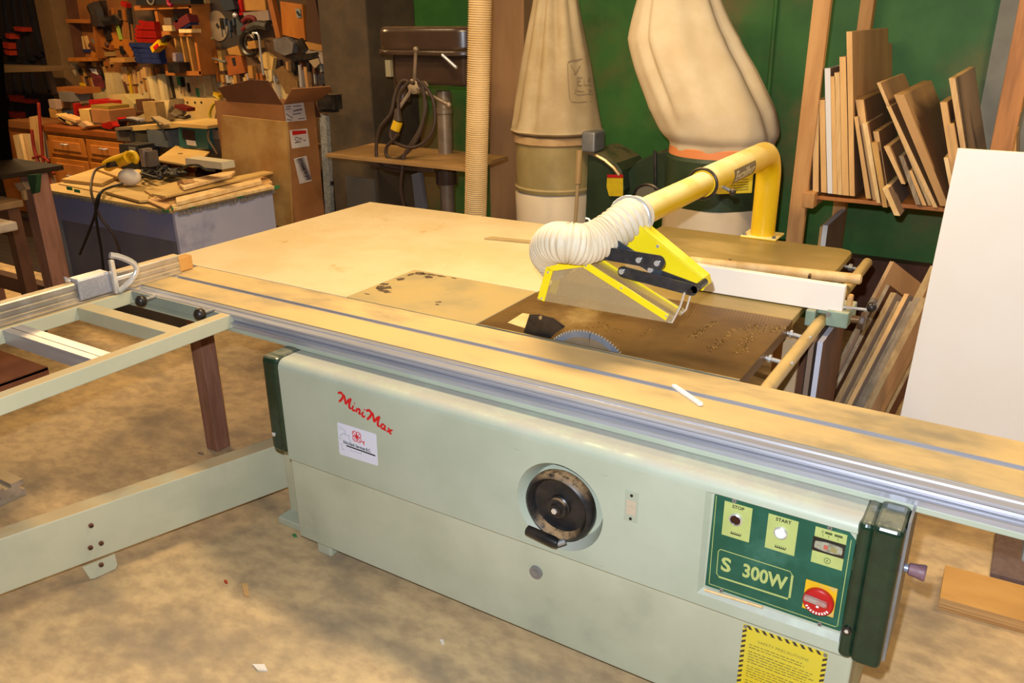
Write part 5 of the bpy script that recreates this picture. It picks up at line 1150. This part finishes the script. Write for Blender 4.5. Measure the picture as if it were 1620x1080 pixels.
# upper left framed shelf
W('framed_shelf','dark brown box shelf at the top left of the tool wall','shelf',[('back_panel','box',(104,-8,150,95),M('red_brown_panel','#4a2410','#3c1c0c',4,rough=.7),.01),('shelf_board','bar',(104,33,150,34,4),honeyd,.14),('shelf_board','bar',(107,94,141,94,4),honey,.16),('shelf_board','bar',(174,95,197,95,5),M('tan_shelf','#b07c3c',rough=.6),.16),('side','bar',(103,-8,120,95,3),dkwood,.12),('divider','bar',(143,-5,154,92,4),honeyd,.10)],y=WY)
tw=[
('paint_brush','first pale brush hanging under the box shelf',[('b','bar',(119,57,124,78,5),pegtan)]),
('paint_brush','second pale brush, right of the first under the box shelf',[('b','bar',(127,57,131,78,5),plyb)]),
('paint_brush','third pale brush under the box shelf',[('b','bar',(134,57,140,78,5),pine)]),
('spring_clamp','navy blue spring clamp on the lower left shelf',[('jaw','bar',(121,71,125,88,6),blue,.05),('arm','bar',(126,80,140,80,3),blue,.04)]),
('wood_mallet','dark chisel with raised pale head left of the navy clamp',[('handle','bar',(99,74,111,88,3),dkwood),('head','bar',(107,78,114,86,7),M('pale_head','#8d6a4a',rough=.6),.05)]),
('router','large dark power router hanging upper centre left',[('body','tube',([(150,8),(156,22),(158,40)],22),M('dark_tool_body','#1d1410','#2a1d14',9,rough=.5),.10),('collar','bar',(144,12,160,8,10),darksteel,.08),('base','bar',(148,42,166,38,8),darksteel,.08)]),
('drill','black pistol drill with chrome chuck beside the router',[('body','tube',([(160,28),(172,34),(180,32)],13),black,.08),('grip','bar',(164,36,172,64,10),M('drill_grip','#241a14',rough=.6),.05),('chuck','bar',(178,26,188,36,7),darksteel,.06)]),
('green_tube','lime green ribbed tube left of the red clamps',[('t','tube',([(186,41),(192,63)],6),M('lime_plastic','#8a9a2e','#7a8a24',10,rough=.4),.03)]),
('chisel','slim steel chisel left of the white ticket',[('blade','bar',(145,62,156,76,3),grey,.02),('handle','bar',(140,70,150,82,5),dkwood,.03)]),
('tool_tag','small white ticket hanging in the middle of the tools',[('t','bar',(159,71,161,78,4),maskw,.01)]),
('hand_plane','brown hand plane above the second shelf',[('body','poly',[(158,60),(176,72),(176,80),(160,74)],honeyd,.06),('knob','ball',(170,70,4),dkwood,.06)]),
('marking_gauge','tan marking gauge on the second shelf',[('beam','bar',(165,86,180,85,5),M('gauge_tan','#94703c',rough=.6),.04),('stock','bar',(144,86,150,92,8),honey,.05)]),
('oil_can','black oil can standing right of the second shelf',[('can','bar',(190,73,193,86,5),black,.05),('spout','bar',(193,86,205,102,2),dkwood,.02)]),
('wood_offcut','orange brown triangular board between green tube and red clamps',[('b','poly',[(176,52),(192,62),(200,62),(212,84),(208,92),(196,78),(176,76)],honey,.03)]),
('saw_horse_bracket','long dark diagonal brace below the red clamps',[('b','bar',(196,88,218,112,4),dkwood,.04)]),
('paper_roll','pale paper roll standing at the left end of the bench wall',[('r','tube',([(106,98),(108,138)],14),M('paper_roll','#8f7058','#a08468',6,rough=.8),.06)]),
('paper_roll','second pale roll right of the first at the bench wall',[('r','tube',([(116,100),(118,138)],10),M('paper_roll_b','#94805c',rough=.8),.06)]),
('hand_saw','tan handled hand saw with dark teeth left of the maroon cloth',[('blade','poly',[(127,112),(133,112),(139,138),(132,135)],M('dusty_saw_blade','#a08a60',rough=.5),.01),('handle','poly',[(123,131),(128,131),(137,140),(136,146),(127,144)],yel,.04)]),
('shop_cloth','maroon striped cloth with a white top',[('cloth','poly',[(143,112),(152,112),(160,132),(162,140),(150,138),(146,125)],M('maroon_cloth','#5c1a1c','#7a2c2a',20,rough=.9),.04),('white_top','poly',[(141,108),(150,109),(154,118),(146,115)],maskw,.045)]),
('white_bottle','cream jug with dark handle under the tool shelf',[('jug','poly',[(165,115),(177,117),(184,160),(170,160)],frost,.12),('cap','bar',(166,117,176,118,4),M('jug_cap','#a58c5c',rough=.5),.10)]),
('putty_knife','slim knife with tan handle right of the cream jug',[('blade','bar',(183,118,188,136,4),pegtan,.02),('handle','bar',(187,134,192,148,3),dkwood,.03)]),
('screwdriver','dark screwdriver with bright shank right of the tan knife',[('shank','bar',(190,116,196,128,2),chrome,.02),('handle','bar',(195,126,201,147,5),dkwood,.03)]),
('folding_rule','yellow rule hanging upright beside the white rolls',[('r','bar',(203,112,208,153,5),yel,.02)]),
('aluminium_rule','pale straight rule right of the yellow rule',[('r','bar',(210,118,214,158,4),M('pale_rule','#b09a6c',rough=.5),.02)]),
('paper_towel','white paper towel roll hanging over the bench',[('r','tube',([(241,120),(250,164)],17),frost,.05)]),
('paper_towel','second white towel roll right of the first',[('r','tube',([(256,117),(266,180)],15),frost,.045)]),
('square_ruler','dark try square hanging between the towel rolls and the cubby',[('blade','bar',(268,120,276,160,4),darksteel,.02),('stock','bar',(270,158,280,160,5),darksteel,.04)]),
('spirit_level','cream spirit level with dark slots hanging beside the cubby',[('level_body','poly',[(306,0),(319,0),(334,62),(321,65)],M('cream_level','#b5a868','#a89a58',5,rough=.5),.04),('green_edge','poly',[(313,36),(316,36),(323,65),(320,65)],M('level_green','#8f9038',rough=.5),.045)]+[('slot','bar',(317+k*1.4-1.5,10+k*7.5,317+k*1.4+2.5,11+k*7.5,3),ink,.043) for k in range(5)]),
('saw_blade_disc','round tan circular saw blade hanging on the tool wall',[('plate','disc',(344,41,24,32),M('disc_tan','#8a7964','#7f6e5a',4,rough=.5),.02),('arbor_hole','bar',(342,38,346,44,4),ink,.024)]),
('backing_sheet','dark grey backing panel behind the round saw blade',[('p','poly',[(330,-6),(368,-6),(388,60),(378,76),(350,76)],M('dark_grey_panel','#2e2622',rough=.8),.01)]),
('blue_sander','dark blue power tool at the top beside the grey panel',[('body','poly',[(345,-5),(366,-5),(372,14),(354,18)],M('dark_blue_tool','#232a34',rough=.5),.10),('knob','ball',(372,24,4),chrome,.09),('bracket','poly',[(372,25),(384,40),(386,56),(376,56)],M('blue_grey_bracket','#353c40',rough=.6),.04)]),
('yellow_handle','yellow tool handle at the top next to a red one',[('h','poly',[(366,-5),(376,-5),(377,10),(371,10)],yel,.05)]),
('red_bar_tool','red tool handle at the top beside the tan panel',[('h','bar',(377,-5,381,24,6),red,.05)]),
('hung_panel','tan wooden panel at the top of the tool wall',[('p','box',(384,-8,418,17),pegtan,.02)]),
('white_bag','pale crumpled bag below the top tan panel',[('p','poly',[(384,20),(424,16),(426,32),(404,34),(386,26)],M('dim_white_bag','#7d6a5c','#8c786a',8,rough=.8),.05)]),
('red_strap','dark red ratchet strap bundle above the black belt',[('s','tube',([(384,34),(392,28),(403,30),(402,38),(390,42),(384,48)],7),M('dark_red_strap','#5e0f10',rough=.7),.05)]),
('black_pliers','dark bundle of tools lying above the black belt coil',[('b','tube',([(394,46),(408,40),(424,42)],13),M('dark_tool_bundle','#2a2520','#3a3630',20,rough=.6),.07)]),
('belt_coil','thick black belt coil hanging in the middle of the tool wall',[('outer_loop','ring',(394,69,18,8),black,.06),('inner_loop','ring',(396,67,11,5),darksteel,.08)]),
('wood_roller','tan wooden roller inside the black belt coil',[('r','bar',(392,72,404,70,9),pegtan,.10)]),
('steel_rod','long bright hooked steel rod hanging over the belt coil',[('rod','tube',([(400,52),(409,56),(413,90),(417,119)],3.2),chrome,.09)]),
('wood_stud','narrow wooden stud at the top right of the tool wall',[('s','bar',(425,-6,440,60,8),honeyd,.05)]),
('door_panel','orange brown cabinet door with a pale sign',[('panel','poly',[(443,2),(478,7),(483,64),(447,55)],honey,.03),('sign','poly',[(467,14),(474,14),(476,28),(470,28)],M('pale_blue_sign','#7f8a86',rough=.5),.04),('sign_mark','bar',(469,18,474,25,3),ink,.045)]),
('grey_bag','grey cloth bag hanging below the orange door panel',[('bag','poly',[(432,62),(452,58),(464,68),(462,84),(450,88),(434,80)],M('grey_cloth','#5a5350','#6a625e',9,rough=.9),.06)]),
('bar_clamp','black bar clamp lying across the right tool wall',[('bar','bar',(462,93,503,87,7),black,.06),('jaw','bar',(472,64,482,82,10),darksteel,.06)]),
('white_pipe','pale pipe end above the black bar clamp',[('p','bar',(482,81,510,84,5),M('pale_pipe','#8f7f70',rough=.5),.05)]),
('dust_brush','pale bristle brush at the right end of the tool wall',[('bristles','poly',[(488,96),(503,92),(506,100),(498,108)],M('pale_bristles','#9c8668',rough=.9),.06),('back','poly',[(503,86),(512,88),(516,104),(508,100)],M('brush_back','#9a8c80',rough=.6),.06)]),
('mitre_jig','square orange wooden frame with dark centre',[('frame','poly',[(356,88),(381,88),(388,115),(361,120)],M('red_orange_wood','#94501e','#84421a',5,rough=.6),.04),('dark_insert','poly',[(366,92),(371,91),(373,103),(369,104)],ink,.045)]),  # a plain square wooden frame on the wall
('wood_wedge','tan wedge block above the orange frame',[('w','poly',[(359,77),(376,72),(382,88),(362,86)],pegtan,.04)]),
('pipe_clamp','yellow headed pipe clamp hanging by the wall end',[('head','poly',[(324,98),(334,88),(336,93),(330,106),(326,106)],yel,.06),('pipe','bar',(331,106,340,146,4),M('tan_pipe','#8c7550',rough=.5),.04),('foot','poly',[(337,145),(346,150),(344,156),(338,152)],yel,.06)]),
('wood_handscrew','tan wooden handscrew left of the orange frame',[('jaw','bar',(346,80,351,112,7),M('handscrew_tan','#a07c40',rough=.6),.05),('jaw','bar',(338,78,342,100,6),honeyd,.05),('screw','bar',(336,92,356,98,2),grey,.06)]),
('paper_sheaf','tan paper pack right of the steel rod',[('p','poly',[(406,88),(420,82),(433,92),(430,112),(418,108)],plyb,.04)]),
('white_cup','pale plastic cup below the paper pack',[('c','poly',[(418,112),(430,110),(430,128),(424,131)],frost,.06)]),
('glue_bottle','tan glue bottle left of the pale cup',[('c','bar',(395,104,397,124,8),pegtan,.05)]),
('broom_head','tan fan shaped broom right of the pale cup',[('b','poly',[(434,112),(446,104),(470,128),(472,152),(452,148)],M('broom_tan','#7d5c30','#6b4c26',20,st=(8,1,1),rough=.9),.05)]),
('steel_clamp_bar','bright vertical steel bar right of the broom',[('b','bar',(473,103,476,138,4),chrome,.05)]),
('wood_dowel','brown dowel standing beside the bright steel bar',[('b','bar',(482,106,486,138,5),fir,.04)]),
('blue_bundle','dark blue bundle low at the right end of the tool wall',[('b','poly',[(502,118),(518,114),(524,132),(506,134)],M('dark_bundle','#26222c','#37323a',25,rough=.8),.08)]),
('thin_rod','thin bright rod right of the carton flap',[('b','bar',(433,120,437,154,2.5),chrome,.05)]),
('small_rods','short bright rod left of the thin rod',[('b','bar',(390,116,392,126,2.5),chrome,.05)]),
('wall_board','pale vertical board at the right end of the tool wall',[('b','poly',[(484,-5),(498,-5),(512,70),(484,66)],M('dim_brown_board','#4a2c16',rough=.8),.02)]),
('wood_bracket','tan bracket above the pale pipe at the pillar',[('b','poly',[(482,66),(512,72),(515,84),(490,80)],pegtan,.05)]),
]
for nm,lab,parts in tw: W(nm,lab,nm.split('_')[-1],parts,y=WY,group=None)
# rows of small hanging tools
HR=random.Random(41)
def row(n,u0,u1,v0,v1,lab,grp,mts,slope=.16,w=(3,6),dv=0):
    for i in range(n):
        t=(i+.5)/n; u=u0+(u1-u0)*t+HR.uniform(-2,2); va=v0+HR.uniform(-3,3)+dv*t; vb=v1+HR.uniform(-7,5)+dv*t; m1=HR.choice(mts); m2=HR.choice(mts); vm=va+(vb-va)*HR.uniform(.35,.6); w_=HR.uniform(*w)
        W('hanging_tool',lab,'hand tool',[('handle','bar',(u,va,u+(vm-va)*slope,vm,w_),m1,.035),('blade','bar',(u+(vm-va)*slope,vm,u+(vb-va)*slope,vb,w_*.55),m2,.02)],y=5.2996,group=grp)
tm=[pegtan,dkwood,darksteel,honeyd,grey,chrome,fir]
row(11,338,436,116,146,'short hanging tool in the row below the orange frame','hanging tools under the orange frame',tm)
row(10,112,176,97,112,'small dark tool hanging below the second tool shelf','tools under the second shelf',[dkwood,darksteel,honeyd,pegtan],.2)
row(9,124,166,108,136,'handled tool hanging in front of the cream backing board','tools on the left of the backing board',[dkwood,honeyd,pegtan,darksteel],.25)
row(10,188,250,108,150,'tan handled tool hanging left of the towel rolls','tools left of the towel rolls',[pegtan,honeyd,pine,dkwood],.18)
row(7,150,206,14,58,'slim tool hanging between the router and the red clamps','tools right of the router',[dkwood,darksteel,honeyd],.12,(3,5))
row(7,436,512,96,136,'tool hanging at the right end of the tool wall','tools by the pillar',[darksteel,fir,dkwood,chrome,grime],.1,(3,6))
row(6,346,384,30,60,'dark tool hanging on the grey backing sheet','tools on the grey sheet',[darksteel,M('slate_metal','#38404a',rough=.5)],.12,(3,5))
row(6,276,320,120,150,'pale handled tool hanging below the cubby shelf','tools below the cubby',[pine,frost,greent,darksteel],.16,(3,6))
tag(MB().box(P(104,60,y=5.29).x,P(212,60,y=5.29).x,5.285,5.2995,P(160,116,y=5.29).z,P(160,-20,y=5.29).z).build('peg_board',M('orange_peg_board','#8a5524','#74441a',4,rough=.7)),'orange brown board behind the router and red clamps','board')
# cubby shelf
fr=M('cubby_frame','#a8662a','#98581f',4,rough=.6)
cu=W('cubby_shelf','orange pine cubby shelf with vertical slats on the tool wall','shelf',
 [('back','poly',[(214,14),(302,14),(316,116),(262,116),(250,60),(216,60)],M('cubby_back','#54402e',rough=.8),.01),
  ('top_rail','bar',(212,13,302,9,5),fr,.2),('divider','bar',(245,12,264,116,5),fr,.18),('side','bar',(300,9,317,118,4),fr,.2),('middle_shelf','bar',(250,54,307,53,6),fr,.18),('bottom_rail','bar',(262,116,318,116,5),fr,.2),
  ('slat','bar',(275,56,286,114,3),pegtan,.17),('slat','bar',(285,56,296,114,3),pegtan,.17),('slat','bar',(295,56,306,114,3),pegtan,.17)],y=WY)
for i,(v,u0) in enumerate(((37,222),(44,218),(50,216),(57,216),(63,216))):
    W('spring_clamp',('topmost','second','third','fourth','lowest')[i]+' of the red spring clamps hung in a stack','clamp',[('jaw','bar',(u0,v,244+i,v+1,5),redhot,.06),('handle','bar',(u0-3,v-3,u0+6,v+1,3),redhot,.05)],y=5.12,group='red spring clamps')
for i,(v,u0,u1) in enumerate(((72,206,250),(79,210,251),(87,213,252),(95,215,254))):
    W('spring_clamp',('highest','second','third','lowest')[i]+' of the navy blue clamps under the red ones','clamp',[('jaw','bar',(u0,v,u1,v+2,6),blue,.07),('handle','bar',(u0-2,v-2,u0+9,v+3,4),blue,.05)],y=5.12,group='navy clamps')
more=[
('tool_grip','yellow and red gripped tool across the cubby divider',[('grip','bar',(239,79,252,67,7),yel,.08),('band','bar',(243,77,250,71,4),red,.085),('tip','bar',(252,67,262,58,4),black,.06)],5.05),
('cordless_drill','dark red cordless drill lying in the cubby',[('body','bar',(276,42,298,28,10),M('dark_red_tool','#5a1a1c',rough=.5),.1),('collar','disc',(278,30,6,16),black,.1),('battery','bar',(284,44,300,36,5),blue,.09)],5.15),
('white_jar','white jar beside the cordless drill',[('jar','box',(258,40,271,49),frost,.1),('lid','box',(260,28,270,39),M('dim_lid','#6d5a48',rough=.5),.08)],5.15),
('wood_rule','pale strip on the cubby shelf under the drill',[('s','bar',(283,49,303,49,4),pine2,.1)],5.1),
('black_box','black box in the lower cubby',[('b','box',(266,99,282,115),black,.12)],5.15),
('white_bottle','small pale bottle above the black box in the cubby',[('b','bar',(275,84,276,97,6),M('lilac_bottle','#8a7c84',rough=.4),.08)],5.15),
('red_light','small red lit tool end at the top left of the cubby',[('b','bar',(191,5,200,9,5),redhot,.05)],5.1),
('cable_ring','grey cable ring on top of the cubby',[('r','ring',(238,-2,9,3),M('grey_ring','#6f6658',rough=.5),.05)],5.1),
('pink_ring','pink red ring on top of the cubby right of the cable ring',[('r','tube',([(265,-3),(267,6),(272,9)],5),M('crimson','#8a1430',rough=.4),.05)],5.1),
('dark_caddy','black tray on the top of the cubby',[('t','box',(216,-6,300,8),M('dark_caddy','#15100e',rough=.7),.14)],5.2),
]
for nm,lab,parts,y in more: W(nm,lab,nm.split('_')[-1],parts,y=y)
# ---- on the maple cabinet
cl=[
('brown_carton','brown carton standing on the maple cabinet',[('carton','box',(145,175,172,193),cardb,.25),('flap','box',(145,168,171,175),M('olive_flap','#7d6420',rough=.7),.2)],4.60),
('wood_box','pale wooden block left of the brown carton',[('b','box',(129,174,143,196),plyb,.15)],4.5),
('red_clamp','long red clamp bar on the cabinet',[('bar','bar',(121,174,150,166,4),redhot,.05),('head','bar',(117,164,119,182,5),redhot,.06)],4.62),
('red_tray','bright red tray at the right end of the cabinet',[('t','poly',[(159,196),(174,192),(180,200),(174,205),(163,202)],redhot,.06)],4.4),
('red_case','red case stacked behind the brown carton',[('c','box',(142,160,170,168),red,.2)],4.85),
('blue_tool','blue handled tool lying behind the pale wooden block',[('b','bar',(100,179,130,176,5),M('slate_blue','#3a3f4c',rough=.5),.06)],4.65),
('parts_bin','brown parts bin at the back of the cabinet',[('bin','box',(94,160,110,170),cardb,.2),('rim','box',(91,140,128,146),honeyd,.2)],4.95),
('parts_bin','grey parts bin at the left end of the cabinet',[('bin','box',(95,146,109,160),M('grey_bin','#6c6258',rough=.6),.2),('bottle','box',(114,147,124,163),frost,.1)],4.9),
('spray_can','tan spray can at the left end of the cabinet',[('can','box',(80,172,87,186),pegtan,.06),('cap','box',(79,158,86,172),M('dim_cap','#8d7460',rough=.6),.06)],4.5),
('wire_rack','dark wire rack behind the spray can',[('r','tube',([(84,160),(94,168),(86,176),(97,172),(92,180)],2),darksteel,.03)],4.7),
('work_glove','tan glove lying on the front edge of the cabinet',[('g','poly',[(122,197),(130,192),(140,199),(132,202)],sandbag,.05)],4.34),
('wood_strips','tan strips lying at the left front of the cabinet',[('s','bar',(92,186,112,196,3),plyb,.1),('s','bar',(96,184,120,192,3),pine,.1),('s','bar',(88,182,104,192,3),plyb,.1)],4.5),
('neon_hose','neon yellow plastic piece beside the brown carton',[('n','tube',([(176,172),(184,178),(196,181)],9),neon,.05)],4.75),
('black_iron','black tool with a red stripe right of the brown carton',[('b','bar',(172,182,188,196,9),black,.08),('stripe','bar',(180,182,187,190,3),red,.085)],4.5),
]
for nm,lab,parts,y in cl: W(nm,lab,nm.split('_')[-1],parts,y=y)
# ---- machine bench between cabinet and carton
mbn=thing('machine_bench','low wooden bench carrying the grey and teal machines','bench',(-5.9,4.7,0))
mz=P(300,236,y=4.35).z
MB().box(-6.45,-5.0,4.33,5.1,mz-.04,mz).build('bench_top',M('machine_bench_top','#7a5a30','#684a24',3,rough=.6),mbn)
for x in (-6.35,-5.1): MB().box(x-.04,x+.04,4.36,4.44,0,mz-.04).build('leg',dkwood,mbn)
MB().box(-6.4,-5.05,4.9,4.93,.1,mz-.1).build('back_board',dkwood,mbn)
mc=[
('planer','grey benchtop planer with tan side case',[('side_case','poly',[(206,208),(232,212),(236,232),(208,222)],M('tan_case','#8a7a54',rough=.6),.25),('motor_box','box',(236,207,262,230),toolgrey,.3),('top_board','poly',[(204,200),(268,196),(272,203),(208,207)],plyb,.3)],4.55),
('bench_saw','teal benchtop saw with a dark opening and white label',[('body','poly',[(282,201),(327,204),(330,236),(284,233)],teal,.3),('dark_opening','poly',[(288,204),(307,207),(308,222),(289,220)],M('dark_opening','#2a1712',rough=.8),.305),('white_label','poly',[(294,221),(308,223),(310,231),(296,229)],maskw,.306),('table_top','poly',[(270,194),(328,199),(328,204),(272,200)],plyb,.35)],4.5),
('drill_board','large tan board with three holes leaning behind the teal saw',[('board','poly',[(289,154),(336,156),(345,160),(334,214),(318,206)],plyb,.03)]+[('hole','bar',(h-1,161,h+1,163,2.5),ink,.034) for h in (296,308,318)],4.85),
('air_hose','yellow air hose looping down beside the leaning board',[('hose','tube',([(338,150),(347,158),(337,166),(332,180),(336,192),(346,190)],4),M('mustard_hose','#a88a1c',rough=.5),.03),('fitting','bar',(328,208,334,204,4),chrome,.05)],4.72),
('grey_cable','brown cable hanging from the yellow hose end',[('c','tube',([(330,206),(330,220),(338,234),(344,244)],3),M('brown_cable','#6b5638',rough=.6),.03)],4.2),
('chain_heap','dark jumble of hooks and chains on the teal saw table',[('c','tube',([(268,176),(276,168),(285,172),(292,178),(280,184),(272,180),(290,186),(300,184)],5),M('rusty_chain','#5a4a3a','#8a7a60',40,rough=.4,metal=.5),.06)],4.7),
('red_grip_pliers','dark red gripped pliers lying over the chain heap',[('p','bar',(276,168,296,174,4),M('oxblood','#5a1612',rough=.4),.08)],4.65),
('coffee_tin','tan tin of brushes on the planer board',[('tin','box',(230,162,245,192),M('tan_tin','#8a6c3c','#9a7c48',9,rough=.6),.1)],4.7),
('cream_bucket','cream bucket below the towel rolls',[('b','poly',[(246,160),(268,158),(264,190),(256,190)],frost,.16)],4.85),
('cream_sack','cream sack leaning on the tool wall above the planer',[('b','poly',[(172,150),(196,150),(212,164),(212,178),(196,186),(178,176)],M('cream_sack','#a8925c','#9a844e',6,rough=.9),.16)],4.95),
('dark_tin','dark small tin right of the cream sack',[('b','box',(217,158,229,174),dkwood,.1)],4.8),
('black_tools','black tool jumble lying on the planer board left end',[('b','tube',([(186,194),(204,190),(220,194),(206,197),(236,196),(250,192)],6),black,.06),('rod','bar',(200,187,218,191,2.5),chrome,.07)],4.5),
('hose_clamp_bundle','tangle of thin rods over the planer board',[('r','tube',([(240,186),(252,198),(258,206),(264,222)],2.5),cordblk,.1),('r','bar',(238,186,262,198,2),M('pale_rod','#9a8460',rough=.5),.08)],4.3),
('crate','grey slatted crate beside the maple cabinet',[('side','poly',[(182,205),(204,208),(206,224),(186,222)],M('crate_grey','#55483a','#463a2e',9,rough=.8),.2),('rim','bar',(182,204,206,203,3),M('crate_rim','#6b5c44',rough=.7),.22)],4.45),
('shop_radio','dark case with bright strips under the planer',[('case','poly',[(188,228),(218,230),(226,330),(198,330)],M('dark_case','#2c2620',rough=.6),.2),('strips','poly',[(203,232),(214,233),(214,240),(204,239)],M('dim_strip','#6b6a60',rough=.4),.205)],4.3),
('bottle_pack','pale bottles behind the yellow power tool',[('bottle','bar',(222,236,227,264,7),M('murky_bottle','#6f6258','#87786a',20,rough=.3),.08),('bottle','bar',(231,240,235,264,6),M('murky_bottle_b','#5a5048',rough=.3),.08)],3.72),
('grey_jars','grey jar stack between the teal saw and the carton',[('jar','box',(336,206,348,220),M('dim_jar','#6b5f50',rough=.6),.1),('jar','box',(332,222,348,242),M('dim_jar_b','#4f463c',rough=.6),.1)],4.35),
('level_tube','dark tool rolled beside the yellow hose',[('t','poly',[(345,160),(360,158),(364,176),(346,178)],M('slate_tool','#45433c',rough=.6),.08)],4.8),
]
for nm,lab,parts,y in mc: W(nm,lab,nm.split('_')[-1],parts,y=y)
# ---- litter on the floor
def chipf(u,v,su,sv,lab,mt,name='wood_chip'):
    tag(MB().quadbox([P(u-su,v-sv,z=.006),P(u+su*.6,v-sv,z=.006),P(u+su,v+sv,z=.006),P(u-su*.3,v+sv*.8,z=.006)],(0,0,-.006)).build(name,mt),lab,'chip','floor litter')
chipf(388,932,6,10,'long pale wood chip on the floor in front of the saw left end',pine)
chipf(411,1055,12,5,'white scrap of paper on the floor near the bottom edge',maskw)
chipf(699,1014,4,3,'small white scrap on the floor below the saw',maskw)
chipf(357,919,3,2,'tiny red scrap on the floor near the long pale chip',orangeh)
chipf(466,846,4,2,'small green scrap beside the saw front foot',greent)
chipf(523,874,5,3,'yellow wood crumb at the saw front foot',plyb)
chipf(318,716,5,1.5,'grey splinter on the floor under the swing arm',barnwood)
